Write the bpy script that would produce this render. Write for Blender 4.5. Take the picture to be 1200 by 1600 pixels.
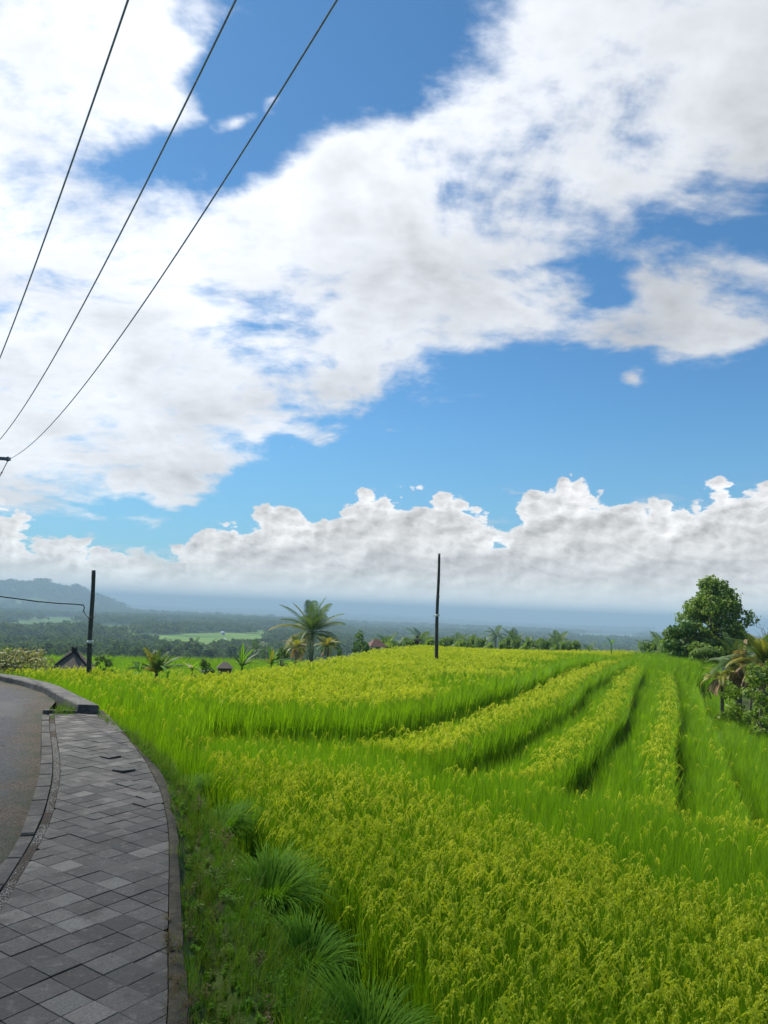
import bpy, math, random
import numpy as np
from mathutils import Vector, Matrix
R = math.radians
scene = bpy.context.scene
for o in list(bpy.data.objects): bpy.data.objects.remove(o)
rng = np.random.default_rng(7)
random.seed(7)

# ------------------------------------------------------------------ camera
EYE = Vector((0, 0, 1.6)); FOC = 1155.0; PITCH = R(7.4); ROLL = R(2.3)
_f = Vector((0, math.cos(PITCH), math.sin(PITCH)))
_u = Vector((0, -math.sin(PITCH), math.cos(PITCH)))
_x = Vector((1, 0, 0))
_r = math.cos(ROLL)*_x + math.sin(ROLL)*_u
_up = -math.sin(ROLL)*_x + math.cos(ROLL)*_u
cd = bpy.data.cameras.new('camera')
cam = bpy.data.objects.new('camera', cd); scene.collection.objects.link(cam)
cam.matrix_world = Matrix(((_r.x, _up.x, -_f.x, EYE.x), (_r.y, _up.y, -_f.y, EYE.y), (_r.z, _up.z, -_f.z, EYE.z), (0, 0, 0, 1)))
cd.sensor_fit = 'VERTICAL'; cd.sensor_height = 36.0; cd.lens = 36.0*FOC/1600.0
cd.clip_start = 0.05; cd.clip_end = 60000
scene.camera = cam
scene.render.resolution_x = 768; scene.render.resolution_y = 1024

def ray(px, py):
    return (_f + _r*((px-600)/FOC) - _up*((py-800)/FOC)).normalized()
def atz(px, py, z):            # survey helper: where the sight line of a photo point meets height z
    d = ray(px, py); return EYE + d*((z-EYE.z)/d.z)
def atd(px, py, dist):         # ... or reaches a horizontal distance
    d = ray(px, py); return EYE + d*(dist/math.hypot(d.x, d.y))
def azel(px, py):
    d = ray(px, py); return math.degrees(math.atan2(d.x, d.y)), math.degrees(math.asin(d.z))

HAZE_D = 3.7e-4; HAZE_COL = (0.46, 0.67, 0.81, 1); SHADE_EDGE = 11.0; SHADE_D = 0.056
# ------------------------------------------------------------------ light
SUN_AZ, SUN_EL = R(-52), R(52)           # azimuth from +Y towards +X (negative = left), elevation
sdir = Vector((math.sin(SUN_AZ)*math.cos(SUN_EL), math.cos(SUN_AZ)*math.cos(SUN_EL), math.sin(SUN_EL)))
sl = bpy.data.lights.new('sun', 'SUN'); sl.energy = 5.0; sl.angle = R(0.6); sl.color = (1.0, 0.95, 0.87)
so = bpy.data.objects.new('sun', sl); scene.collection.objects.link(so)
so.rotation_euler = sdir.to_track_quat('Z', 'Y').to_euler()
scene.view_settings.view_transform = 'Standard'; scene.view_settings.look = 'None'
scene.view_settings.exposure = 0.42; scene.view_settings.gamma = 1.0; scene.view_settings.use_curve_mapping = False
try:
    c = scene.cycles
    c.max_bounces = 6; c.diffuse_bounces = 3; c.glossy_bounces = 2; c.transmission_bounces = 4
    c.transparent_max_bounces = 8; c.volume_bounces = 0; c.caustics_reflective = False; c.caustics_refractive = False
    c.use_denoising = True
except Exception as e: print(e)
# ------------------------------------------------------------------ sky
world = bpy.data.worlds.new("World"); scene.world = world; world.use_nodes = True
nt = world.node_tree; nt.nodes.clear()
class NT:
    """tiny node writer"""
    def __init__(s, t): s.t = t
    def n(s, typ, **kw):
        x = s.t.nodes.new(typ)
        for k, v in kw.items(): setattr(x, k, v)
        return x
    def put(s, sock, v):
        if isinstance(v, bpy.types.NodeSocket): s.t.links.new(v, sock)
        else: sock.default_value = v
    def m(s, op, a, b=None, c=None, clamp=False):
        x = s.n('ShaderNodeMath', operation=op, use_clamp=clamp); s.put(x.inputs[0], a)
        if b is not None: s.put(x.inputs[1], b)
        if c is not None: s.put(x.inputs[2], c)
        return x.outputs[0]
    def v(s, op, a, b=None, sc=None):
        x = s.n('ShaderNodeVectorMath', operation=op); s.put(x.inputs[0], a)
        if b is not None: s.put(x.inputs[1], b)
        if sc is not None: s.put(x.inputs['Scale'], sc)
        return x.outputs[0]
    def comb(s, a, b, c=0.0):
        x = s.n('ShaderNodeCombineXYZ'); s.put(x.inputs[0], a); s.put(x.inputs[1], b); s.put(x.inputs[2], c); return x.outputs[0]
    def noise(s, vec, scale, detail=4, rough=0.5, typ='FBM', color=False, dist=0.0, lac=2.0):
        x = s.n('ShaderNodeTexNoise', noise_dimensions='3D', noise_type=typ); s.put(x.inputs['Vector'], vec)
        x.inputs['Scale'].default_value = scale; x.inputs['Detail'].default_value = detail
        x.inputs['Roughness'].default_value = rough; x.inputs['Distortion'].default_value = dist; x.inputs['Lacunarity'].default_value = lac
        return x.outputs['Color' if color else 0]
    def ss(s, val, a, b, lo=0.0, hi=1.0):
        x = s.n('ShaderNodeMapRange', interpolation_type='SMOOTHSTEP'); s.put(x.inputs['Value'], val)
        x.inputs['From Min'].default_value = a; x.inputs['From Max'].default_value = b
        x.inputs['To Min'].default_value = lo; x.inputs['To Max'].default_value = hi
        return x.outputs[0]
    def mix(s, f, a, b, blend='MIX'):
        x = s.n('ShaderNodeMix', data_type='RGBA', blend_type=blend)
        s.put(x.inputs[0], f); s.put(x.inputs[6], a); s.put(x.inputs[7], b); return x.outputs[2]
    def ramp(s, val, stops, interp='LINEAR'):
        x = s.n('ShaderNodeValToRGB'); s.put(x.inputs[0], val); r = x.color_ramp; r.interpolation = interp
        while len(r.elements) < len(stops): r.elements.new(0.5)
        for e, (p, cc) in zip(r.elements, stops):
            e.position = p; e.color = cc if len(cc) == 4 else (*cc, 1)
        return x.outputs[0]
g = NT(nt)
gen = g.n('ShaderNodeTexCoord').outputs['Generated']
sep = g.n('ShaderNodeSeparateXYZ'); g.put(sep.inputs[0], gen)
dx, dy, dz = sep.outputs
DEG = 57.29578
az = g.m('MULTIPLY', g.m('ARCTAN2', dx, dy), DEG)
el = g.m('MULTIPLY', g.m('ARCSINE', dz), DEG)
ae = g.comb(az, el)
# planar coordinates of a cloud deck (perspective compression towards the horizon)
den = g.m('ADD', g.m('MAXIMUM', dz, 0.0), 0.30)
deck = g.comb(g.m('DIVIDE', dx, den), g.m('DIVIDE', dy, den))
# ---- where the deck has cloud: broad banks and gaps, as (photo point, half widths, tilt, amount)
def cells(vec, lst):
    acc = None
    for (px, py, rx, ry, rot, amp) in lst:
        a0, e0 = azel(px, py); t = R(rot)
        a1, e1 = azel(px+math.cos(t)*rx, py+math.sin(t)*rx); a2, e2 = azel(px-math.sin(t)*ry, py+math.cos(t)*ry)
        va = (a1-a0, e1-e0); vb = (a2-a0, e2-e0)
        mp = g.n('ShaderNodeMapping', vector_type='TEXTURE'); g.put(mp.inputs['Vector'], vec)
        mp.inputs['Location'].default_value = (a0, e0, 0)
        mp.inputs['Rotation'].default_value = (0, 0, math.atan2(va[1], va[0]))
        mp.inputs['Scale'].default_value = (math.hypot(*va), math.hypot(*vb), 1)
        gr = g.n('ShaderNodeTexGradient', gradient_type='SPHERICAL'); g.put(gr.inputs[0], mp.outputs[0])
        acc = g.m('MULTIPLY_ADD', gr.outputs[1], amp, acc if acc is not None else 0.0)
    return acc
wn = g.noise(deck, 2.2, 5, 0.55, color=True)
warp = g.v('MULTIPLY', g.v('SUBTRACT', wn, (0.5, 0.5, 0.5)), (12.0, 8.0, 0.0))
aew = g.v('ADD', ae, warp)
CELLS = [
 (120, 500, 560, 300, 0, 1.7), (560, 470, 520, 260, -18, 1.6), (1100, 452, 480, 90, -9, 1.6), (780, 200, 560, 200, -24, 1.7),
 (1120, 90, 350, 190, 0, 1.0), (40, 130, 330, 330, 20, 1.8), (230, 170, 150, 90, 0, .7), (240, 60, 130, 70, -20, .8), (60, 690, 420, 90, 0, 1.0),
 (310, 660, 330, 80, -5, .7), (380, 10, 160, 40, 0, .6), (120, -200, 500, 300, 0, 1.5), (30, 772, 190, 70, 0, 1.3), (900, -200, 600, 260, 0, 1.0), (425, 165, 75, 45, -35, 1.6), (345, 205, 60, 36, -20, 1.5), (70, 70, 150, 40, -50, -.8), (255, 30, 60, 40, 0, -.8),
 (340, 225, 330, 130, -12, -1.5), (560, 90, 330, 150, -12, -1.3), (835, 300, 130, 80, 20, -.85), (945, 440, 120, 50, 30, -1.1),
 (1100, 330, 170, 130, 0, -.12), (980, 200, 190, 90, 30, -.30), (730, 250, 70, 50, 0, -.4), (1000,290,90,60,0,.35), (1010, 500, 260, 55, -8, 1.0), (1190, 450, 120, 80, 0, .8),(1180, 220, 70, 120, 0, .4), (235, 600, 80, 34, 20, -.8), (740, 400, 80, 60, 0, -.3),
 (900, 660, 700, 150, -10, -1.3), (450, 780, 500, 70, -4, -.9), (255, 752, 62, 42, 0, 1.5), (200, 808, 90, 26, 0, 1.1), (650, 700, 130, 16, 3, .9), (500, 690, 60, 22, 10, .9), (1005, 585, 50, 24, 0, 1.1), (795, 750, 50, 24, 0, 1.3),
]
cov = g.m('SUBTRACT', cells(aew, CELLS), 0.30)
dn = g.noise(g.v('ADD', deck, (3.1, 7.7, 0.0)), 3.4, 10, 0.58, dist=0.5)
dn2 = g.noise(g.v('MULTIPLY', deck, (1.0, 1.5, 1.0)), 11.0, 5, 0.6)
cov = g.m('MINIMUM', cov, 0.72)
den1 = g.m('ADD', cov, g.m('MULTIPLY', g.m('SUBTRACT', dn, 0.5), 3.6))
den1 = g.m('ADD', den1, g.m('MULTIPLY', g.m('SUBTRACT', dn2, 0.5), 1.45))
a1 = g.ss(den1, -0.28, 0.75)
thick = g.ss(den1, 0.5, 1.8)
dn3 = g.noise(g.v('ADD', deck, (-0.05, 0.05, 0.3)), 4.2, 5, 0.55)
# ---- cumulus bank above the horizon
cp = g.comb(g.m('MULTIPLY', az, 0.095), g.m('MULTIPLY', el, 0.15))
cw = g.noise(cp, 3.4, 7, 0.6, color=True)
cpw = g.v('ADD', cp, g.v('MULTIPLY', g.v('SUBTRACT', cw, (0.5, 0.5, 0.5)), (0.17, 0.17, 0.0)))
def puffs(vec):
    v1 = g.n('ShaderNodeTexVoronoi', voronoi_dimensions='2D', feature='SMOOTH_F1'); g.put(v1.inputs['Vector'], vec)
    v1.inputs['Scale'].default_value = 2.5; v1.inputs['Detail'].default_value = 3.5; v1.inputs['Roughness'].default_value = 0.5
    v1.inputs['Smoothness'].default_value = 0.6; v1.inputs['Lacunarity'].default_value = 2.3
    return v1.outputs['Distance']
pf = puffs(cpw)
pf2 = puffs(g.v('ADD', cpw, (-0.035, 0.055, 0.0)))
pf3 = puffs(g.v('ADD', g.v('MULTIPLY', cpw, (1.35, 1.5, 1.0)), (4.3, 9.1, 0.0)))
bn = g.noise(cp, 4.0, 5, 0.55)
TOP = [(0, 770), (60, 795), (110, 828), (170, 838), (235, 815), (290, 835), (335, 775), (400, 780), (450, 768), (560, 752), (640, 748), (690, 732), (735, 780), (790, 782),
       (830, 745), (880, 725), (930, 745), (970, 740), (1005, 765), (1060, 762), (1110, 738), (1200, 728)]
MIDT = [(0, 830), (120, 868), (240, 838), (330, 862), (420, 815), (520, 852), (600, 800), (680, 825), (760, 832), (860, 825), (960, 850), (1060, 815), (1200, 838)]
LOWT = [(0, 880), (150, 868), (300, 888), (450, 870), (600, 893), (700, 878), (850, 886), (1000, 876), (1200, 893)]
relief = g.m('SUBTRACT', pf, pf2)                      # lit towards the sun
low = g.ss(el, 0.0, 5.0)
az01 = g.m('MULTIPLY_ADD', az, 1/70, 0.5)
def bank(tops, bump, amp, rim, fall, base, crisp, rel):
    st = []
    for px, py in tops:
        a_, e_ = azel(px, py); st.append(((a_+35)/70, (e_/20,)*3))
    tv = g.m('MULTIPLY', g.ramp(az01, st), 20.0)
    h = g.m('SUBTRACT', g.m('ADD', tv, g.m('MULTIPLY', g.m('SUBTRACT', 0.40, bump), amp)), el)
    br = g.m('ADD', g.ss(h, 0.0, fall, rim, 0.0), g.m('MULTIPLY', relief, rel))
    br = g.m('ADD', br, g.m('MULTIPLY_ADD', g.m('SUBTRACT', bn, 0.5), 0.22, base))
    return g.ss(h, -0.06, crisp), g.m('MAXIMUM', br, 0.30)
banks = [bank(TOP, pf, 3.8, 0.16, 2.8, 0.55, 0.45, 0.42), bank(MIDT, pf3, 2.4, 0.11, 2.0, 0.53, 0.9, 0.34), bank(LOWT, pf, 2.2, 0.07, 1.2, 0.52, 1.1, 0.22)]
a2 = banks[0][0]; sh2 = banks[0][1]
for aa_, bb_ in banks[1:]:
    aa_ = g.m('MULTIPLY', aa_, 0.85)
    sh2 = g.m('ADD', g.m('MULTIPLY', sh2, g.m('SUBTRACT', 1.0, aa_)), g.m('MULTIPLY', bb_, aa_)); a2 = g.m('MAXIMUM', a2, aa_)
sh2 = g.m('ADD', sh2, g.ss(el, 0.0, 3.5, 0.22, 0.0))
# ---- colours
st_ = g.n('ShaderNodeTexSky', sky_type='NISHITA'); st_.sun_disc = False; st_.sun_elevation = SUN_EL; st_.sun_rotation = SUN_AZ
st_.altitude = 600; st_.air_density = 1.0; st_.dust_density = 0.4; st_.ozone_density = 2.0
SKYS = 0.098
blue = g.v('MULTIPLY', st_.outputs[0], (SKYS*0.50, SKYS*0.86, SKYS*1.02))
blue = g.mix(g.ss(el, 2.0, 17.0, 0.55, 0.0), blue, (0.16, 0.34, 0.47, 1))
sv = g.n('ShaderNodeVectorMath', operation='DOT_PRODUCT'); g.put(sv.inputs[0], gen); sv.inputs[1].default_value = tuple(sdir)
near = g.ss(sv.outputs['Value'], 0.35, 0.97)           # closeness to the sun
b1 = g.m('ADD', 0.50, g.m('MULTIPLY', near, 0.42))
b1 = g.m('SUBTRACT', b1, g.m('MULTIPLY', thick, 0.16))
b1 = g.m('ADD', b1, g.m('MULTIPLY', g.m('SUBTRACT', dn3, 0.5), 0.62))
c1 = g.v('MULTIPLY', (0.96, 0.99, 1.04), g.comb(b1, b1, b1))
c2 = g.v('MULTIPLY', g.mix(low, (0.95, 0.98, 0.97, 1), (1.0, 1.0, 1.0, 1)), g.comb(sh2, sh2, sh2))
skyc = g.mix(g.m('MULTIPLY', a1, 0.96), blue, c1)
skyc = g.mix(a2, skyc, c2)
hz = g.ss(el, -0.2, 2.4, 1.0, 0.0)
skyc = g.mix(g.m('MULTIPLY', hz, 0.8), skyc, (0.76, 0.80, 0.78, 1))
bg = g.n('ShaderNodeBackground'); g.put(bg.inputs[0], skyc); bg.inputs[1].default_value = 1.0
wo = g.n('ShaderNodeOutputWorld'); g.put(wo.inputs[0], bg.outputs[0])
world.cycles.sampling_method = 'MANUAL'; world.cycles.sample_map_resolution = 512
# ------------------------------------------------------------------ object helpers
COL = scene.collection
def tag(o, label=None, cat=None, group=None, kind=None):
    if label: o['label'] = label
    if cat: o['category'] = cat
    if group: o['group'] = group
    if kind: o['kind'] = kind
    return o
def thing(name, label, cat, loc=(0, 0, 0), rz=0.0, group=None):
    o = bpy.data.objects.new(name, None); COL.objects.link(o)
    o.location = loc; o.rotation_euler = (0, 0, rz); o.empty_display_size = 0.2
    return tag(o, label, cat, group)
class MB:
    """collects vertices and faces (with one material slot each) for ONE mesh"""
    def __init__(s): s.v = []; s.f = []; s.mi = []; s.n = 0; s.col = None
    def add(s, v, f, mi=0):
        v = np.asarray(v, float); s.v.append(v)
        for q in f: s.f.append(tuple(int(i)+s.n for i in q)); s.mi.append(mi)
        s.n += len(v)
    def box(s, c, d, rz=0.0, mi=0, taper=1.0):
        x, y, z = np.array(d)/2.0; ca, sa = math.cos(rz), math.sin(rz); V = []
        for k, zz in enumerate((-z, z)):
            t = 1.0 if k == 0 else taper
            for xx, yy in ((-x, -y), (x, -y), (x, y), (-x, y)):
                V.append((c[0]+(xx*ca-yy*sa)*t, c[1]+(xx*sa+yy*ca)*t, c[2]+zz))
        s.add(V, [(3, 2, 1, 0), (4, 5, 6, 7), (0, 1, 5, 4), (1, 2, 6, 5), (2, 3, 7, 6), (3, 0, 4, 7)], mi)
    def tube(s, pts, rad, seg=8, mi=0, cap=True):
        pts = np.asarray(pts, float); n = len(pts); rad = np.broadcast_to(np.asarray(rad, float), (n,))
        V = []; F = []
        tn = np.gradient(pts, axis=0); ref = np.array([0.13, 0.97, 0.2])
        for i in range(n):
            t = tn[i]/(np.linalg.norm(tn[i])+1e-9)
            a = np.cross(t, ref if abs(t @ ref) < .9 else np.array([1., 0, 0])); a /= np.linalg.norm(a); b = np.cross(t, a)
            for k in range(seg):
                th = 2*math.pi*k/seg; V.append(pts[i]+rad[i]*(a*math.cos(th)+b*math.sin(th)))
        for i in range(n-1):
            for k in range(seg):
                k2 = (k+1) % seg; F.append((i*seg+k, i*seg+k2, (i+1)*seg+k2, (i+1)*seg+k))
        if cap: F.append(tuple(range(seg-1, -1, -1))); F.append(tuple((n-1)*seg+k for k in range(seg)))
        s.add(V, F, mi)
    def quads(s, V, mi=0):                       # V: (n,4,3)
        V = np.asarray(V, float); n = len(V); s.v.append(V.reshape(-1, 3))
        I = (np.arange(n*4)+s.n).reshape(n, 4)
        s.f.extend(map(tuple, I.tolist())); s.mi.extend([mi]*n); s.n += n*4
    def mesh(s, name, mats, smooth=False):
        me = bpy.data.meshes.new(name); V = np.concatenate(s.v) if s.v else np.zeros((0, 3))
        me.from_pydata(V.tolist(), [], s.f)
        for m in mats: me.materials.append(m)
        if len(mats) > 1: me.polygons.foreach_set('material_index', s.mi)
        if smooth: me.polygons.foreach_set('use_smooth', [True]*len(me.polygons))
        me.update(); return me
    def obj(s, name, mats, parent=None, smooth=False, loc=None):
        if not isinstance(mats, (list, tuple)): mats = [mats]
        o = bpy.data.objects.new(name, s.mesh(name, mats, smooth)); COL.objects.link(o)
        if parent is not None: o.parent = parent
        if loc is not None: o.location = loc
        return o
def dup(root, loc, rz=0.0, sc=1.0, label=None, group=None):
    kids = [c for c in bpy.data.objects if c.parent == root]
    r = root.copy(); COL.objects.link(r); r.location = loc; r.rotation_euler = (0, 0, rz)
    r.scale = (sc, sc, sc) if not isinstance(sc, tuple) else sc
    if label: r['label'] = label
    if group: r['group'] = group
    for c in kids:
        d = c.copy(); COL.objects.link(d); d.parent = r
        for e in [k for k in bpy.data.objects if k.parent == c]:
            q = e.copy(); COL.objects.link(q); q.parent = d
    return r

# ------------------------------------------------------------------ materials
def newmat(name):
    m = bpy.data.materials.new(name); m.use_nodes = True; m.node_tree.nodes.clear()
    q = NT(m.node_tree); q.out = q.n('ShaderNodeOutputMaterial'); q.m_ = m; return q
def rgb(c): return (c[0], c[1], c[2], 1.0)
def finish(q, col, rough=0.7, trans=0.0, bump=None, bstr=0.3, bdist=0.02, spec=0.3, tcol=None, metal=0.0):
    p = q.n('ShaderNodeBsdfPrincipled'); q.put(p.inputs['Base Color'], col); q.put(p.inputs['Roughness'], rough)
    p.inputs['Specular IOR Level'].default_value = spec; p.inputs['Metallic'].default_value = metal
    sh = p.outputs[0]
    if bump is not None:
        b = q.n('ShaderNodeBump'); q.put(b.inputs['Height'], bump); b.inputs['Strength'].default_value = bstr; b.inputs['Distance'].default_value = bdist
        q.t.links.new(b.outputs[0], p.inputs['Normal'])
    if trans > 0:
        t = q.n('ShaderNodeBsdfTranslucent'); q.put(t.inputs[0], tcol if tcol is not None else col)
        mx = q.n('ShaderNodeMixShader'); mx.inputs[0].default_value = trans
        q.t.links.new(sh, mx.inputs[1]); q.t.links.new(t.outputs[0], mx.inputs[2]); sh = mx.outputs[0]
    q.t.links.new(sh, q.out.inputs[0]); return q.m_
def leafmat(name, c1, c2, trans=0.4, rough=0.5, scale=3.0, hue=1.0, spec=0.3, per='obj', zgrad=None):
    """foliage: per-plant and per-patch colour variation, translucent"""
    q = newmat(name); geo = q.n('ShaderNodeNewGeometry'); oi = q.n('ShaderNodeObjectInfo')
    ns = q.noise(geo.outputs['Position'], scale, 3, 0.6)
    f = q.m('ADD', q.m('MULTIPLY', oi.outputs['Random'], 0.5), q.m('MULTIPLY', q.ss(ns, 0.3, 0.7), 0.5), clamp=True)
    col = q.mix(f, rgb(c1), rgb(c2))
    tc = q.mix(1.0, col, (1.25, 1.25, 0.55, 1), 'MULTIPLY')
    return finish(q, col, rough, trans, tcol=tc, spec=spec)
M = {}
M['rice_leaf'] = leafmat('rice_leaf', (0.145, 0.30, 0.006), (0.225, 0.39, 0.009), 0.5, 0.5, 0.7)
M['rice_head'] = leafmat('rice_head', (0.47, 0.56, 0.026), (0.72, 0.72, 0.060), 0.40, 0.6, 0.9)
M['grass_blade'] = leafmat('grass_blade', (0.075, 0.20, 0.008), (0.15, 0.31, 0.015), 0.35, 0.65, 4.0, spec=0.1)
M['weed'] = leafmat('weed', (0.10, 0.20, 0.012), (0.19, 0.27, 0.025), 0.35, 0.6, 3.0)
M['dry'] = leafmat('dry_grass', (0.13, 0.085, 0.035), (0.24, 0.17, 0.075), 0.25, 0.7, 3.0)
M['tree_leaf'] = leafmat('tree_leaf', (0.09, 0.165, 0.030), (0.19, 0.28, 0.055), 0.40, 0.6, 0.9)
M['tree_leaf_light'] = leafmat('tree_leaf_light', (0.10, 0.19, 0.025), (0.17, 0.26, 0.035), 0.35, 0.5, 1.2)
M['bush_leaf'] = leafmat('bush_leaf', (0.075, 0.16, 0.035), (0.15, 0.24, 0.055), 0.30, 0.6, 1.2)
M['pale_leaf'] = leafmat('pale_leaf', (0.22, 0.24, 0.12), (0.42, 0.38, 0.22), 0.30, 0.6, 3.0)
M['frond'] = leafmat('palm_frond', (0.07, 0.13, 0.035), (0.12, 0.19, 0.055), 0.30, 0.55, 1.0, spec=0.25)
M['frond_yellow'] = leafmat('yellow_frond', (0.20, 0.24, 0.03), (0.33, 0.27, 0.05), 0.35, 0.5, 1.0)
M['frond_brown'] = leafmat('brown_frond', (0.24, 0.16, 0.08), (0.42, 0.30, 0.17), 0.25, 0.7, 1.0)
M['banana'] = leafmat('banana_leaf', (0.12, 0.26, 0.035), (0.18, 0.36, 0.05), 0.45, 0.55, 1.0, spec=0.25)
M['far_leaf'] = leafmat('valley_leaf', (0.055, 0.10, 0.028), (0.11, 0.16, 0.045), 0.25, 0.9, 0.012, spec=0.05)
def plain(name, c1, c2, scale=8.0, rough=0.8, bstr=0.4, bd=0.01, detail=6, spec=0.3):
    q = newmat(name); tc = q.n('ShaderNodeTexCoord').outputs['Object']
    a = q.noise(tc, scale, detail, 0.65); b = q.noise(tc, scale*5, 3, 0.6)
    col = q.mix(q.ss(q.m('ADD', q.m('MULTIPLY', a, .7), q.m('MULTIPLY', b, .3)), 0.35, 0.65), rgb(c1), rgb(c2))
    return finish(q, col, rough, bump=b, bstr=bstr, bdist=bd, spec=spec)
M['bark'] = plain('bark', (0.09, 0.07, 0.05), (0.20, 0.17, 0.13), 6, 0.9)
M['bamboo_pole'] = plain('weathered_bamboo', (0.035, 0.036, 0.034), (0.085, 0.08, 0.07), 9, 0.75)
M['band'] = plain('white_band', (0.55, 0.55, 0.52), (0.75, 0.75, 0.72), 30, 0.7)
M['thatch'] = plain('thatch', (0.12, 0.10, 0.08), (0.22, 0.18, 0.14), 25, 0.95, 0.9, 0.03)
M['dark_thatch'] = plain('dark_palm_fibre', (0.015, 0.015, 0.016), (0.04, 0.038, 0.036), 25, 0.95, 0.9, 0.03)
M['wood'] = plain('grey_wood', (0.10, 0.08, 0.06), (0.2, 0.16, 0.12), 14, 0.85)
M['stone'] = plain('dark_stone', (0.04, 0.04, 0.042), (0.10, 0.10, 0.10), 14, 0.9, 0.6)
M['tile_roof'] = plain('red_tile_roof', (0.10, 0.055, 0.045), (0.17, 0.09, 0.07), 5, 0.8)
M['white_wall'] = plain('white_wall', (0.7, 0.69, 0.66), (0.8, 0.8, 0.78), 3, 0.8)
M['pale_roof'] = plain('metal_roof', (0.5, 0.52, 0.55), (0.68, 0.68, 0.68), 3, 0.4)
M['glass'] = plain('dark_window', (0.02, 0.025, 0.03), (0.03, 0.035, 0.04), 3, 0.15)
M['steel'] = plain('galvanised_steel', (0.09, 0.10, 0.14), (0.15, 0.16, 0.20), 12, 0.5, spec=0.5)
M['concrete_pole'] = plain('concrete_pole', (0.25, 0.25, 0.24), (0.36, 0.35, 0.33), 9, 0.85)
M['porcelain'] = plain('brown_porcelain', (0.10, 0.09, 0.10), (0.16, 0.14, 0.15), 9, 0.25, spec=0.6)
M['cable'] = plain('aluminium_cable', (0.42, 0.46, 0.62), (0.50, 0.54, 0.70), 9, 0.5)
M['black_cable'] = plain('black_cable', (0.012, 0.012, 0.014), (0.02, 0.02, 0.022), 9, 0.6)
M['shade_cloud'] = plain('cloud_white', (0.85, 0.85, 0.85), (0.9, 0.9, 0.9), .05, 1.0, 0.0)

# ------------------------------------------------------------------ the lie of the land
def sstep(x, a, b):
    t = np.clip((x-a)/(b-a), 0, 1); return t*t*(3-2*t)
def nz2(x, y, s, seed=0):                          # cheap value noise
    x = np.asarray(x, float)/s; y = np.asarray(y, float)/s
    def h(i, j):
        v = np.sin(i*127.1+j*311.7+seed*74.7)*43758.5453; return v-np.floor(v)
    xi, yi = np.floor(x), np.floor(y); fx, fy = x-xi, y-yi; fx = fx*fx*(3-2*fx); fy = fy*fy*(3-2*fy)
    return (h(xi, yi)*(1-fx)+h(xi+1, yi)*fx)*(1-fy)+(h(xi, yi+1)*(1-fx)+h(xi+1, yi+1)*fx)*fy - 0.5
def fbm(x, y, s, oct=4, seed=0):
    a = 0; amp = 1
    for k in range(oct): a = a+amp*nz2(x, y, s/2**k, seed+k*13); amp *= 0.5
    return a
def sdist(x, y, pl):
    """signed distance to a polyline, positive on its left side"""
    best = np.full(np.shape(x), 1e9); sg = np.ones(np.shape(x)); P = np.asarray(pl, float); n = len(P)-1
    for i in range(n):
        a, b = P[i], P[i+1]; d = b-a; L = d @ d
        t = ((x-a[0])*d[0]+(y-a[1])*d[1])/L
        tc = np.clip(t, 0, 1)
        q = np.hypot(x-a[0]-tc*d[0], y-a[1]-tc*d[1])
        if i == 0: q = np.where(t < 0, np.minimum(q, 1e8), q)
        cr = d[0]*(y-a[1])-d[1]*(x-a[0]); m = q < best
        best = np.where(m, q, best); sg = np.where(m, np.sign(cr), sg)
    return best*sg
def inside(x, y, poly):
    P = np.asarray(poly); c = np.zeros(np.shape(x), bool); j = len(P)-1
    for i in range(len(P)):
        xi, yi, xj, yj = P[i, 0], P[i, 1], P[j, 0], P[j, 1]
        c ^= ((yi > y) != (yj > y)) & (x < (xj-xi)*(y-yi)/(yj-yi+1e-12)+xi); j = i
    return c
def pdist(x, y, poly):                             # distance outside a polygon (0 inside)
    P = list(poly)+[poly[0]]; d = np.abs(sdist(x, y, P)); return np.where(inside(x, y, poly), 0, d)
LIPS = [  # the terrace lips, near end first
 [(-2.6, 12.45), (-1.15, 12.45), (-0.4, 12.55), (0.2, 13.2), (1.48, 15.77), (3.59, 20.14), (7.05, 28.65), (9.15, 32.62), (11.5, 37)],
 [(-0.5, 10.55), (0.2, 10.65), (0.82, 10.98), (2.16, 13.64), (4.65, 18.85), (6.65, 24.44), (10.4, 33.2), (12.5, 37.5)],
 [(1.9, 10.3), (2.45, 11.0), (3.8, 13.93), (6.41, 19.85), (9.6, 28.6), (12.6, 36.2), (13.6, 39)],
 [(3.9, 10.2), (4.38, 11.43), (5.15, 13.41), (6.47, 16.76), (9.21, 23.44), (12.9, 33), (14.6, 38)],
 [(5.0, 9.7), (5.38, 10.89), (6.88, 14.9), (8.86, 19.88), (11.0, 25.6), (13.3, 31.3), (15.2, 36)],
]
LSTART = [12.0, 10.6, 10.6, 10.9, 10.6]
STEP = [0.34, 0.30, 0.30, 0.28, 0.26]
VERGE = [(2.0, -2), (1.25, 2.0), (0.75, 3.32), (0.46, 4.0), (0.14, 4.74), (-0.38, 5.68), (-1.22, 7.23), (-2.02, 8.84), (-3.05, 10.2), (-3.62, 10.5)]
def w2(px, py, z): p = atz(px, py, z); return (p.x, p.y)
WALLT = 0.12
WOUT = [w2(*p, WALLT) for p in ((155, 1102), (120, 1085), (87, 1069), (37, 1057), (0, 1052))]
WIN = [w2(*p, WALLT) for p in ((122, 1101), (95, 1087), (66, 1072), (32, 1062), (0, 1056))]
WOUT += [(WOUT[-1][0]-2.5, WOUT[-1][1]+2.2), (WOUT[-1][0]-7, WOUT[-1][1]+5)]
WIN += [(WIN[-1][0]-2.5, WIN[-1][1]+2.1), (WIN[-1][0]-7, WIN[-1][1]+4.8)]
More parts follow.
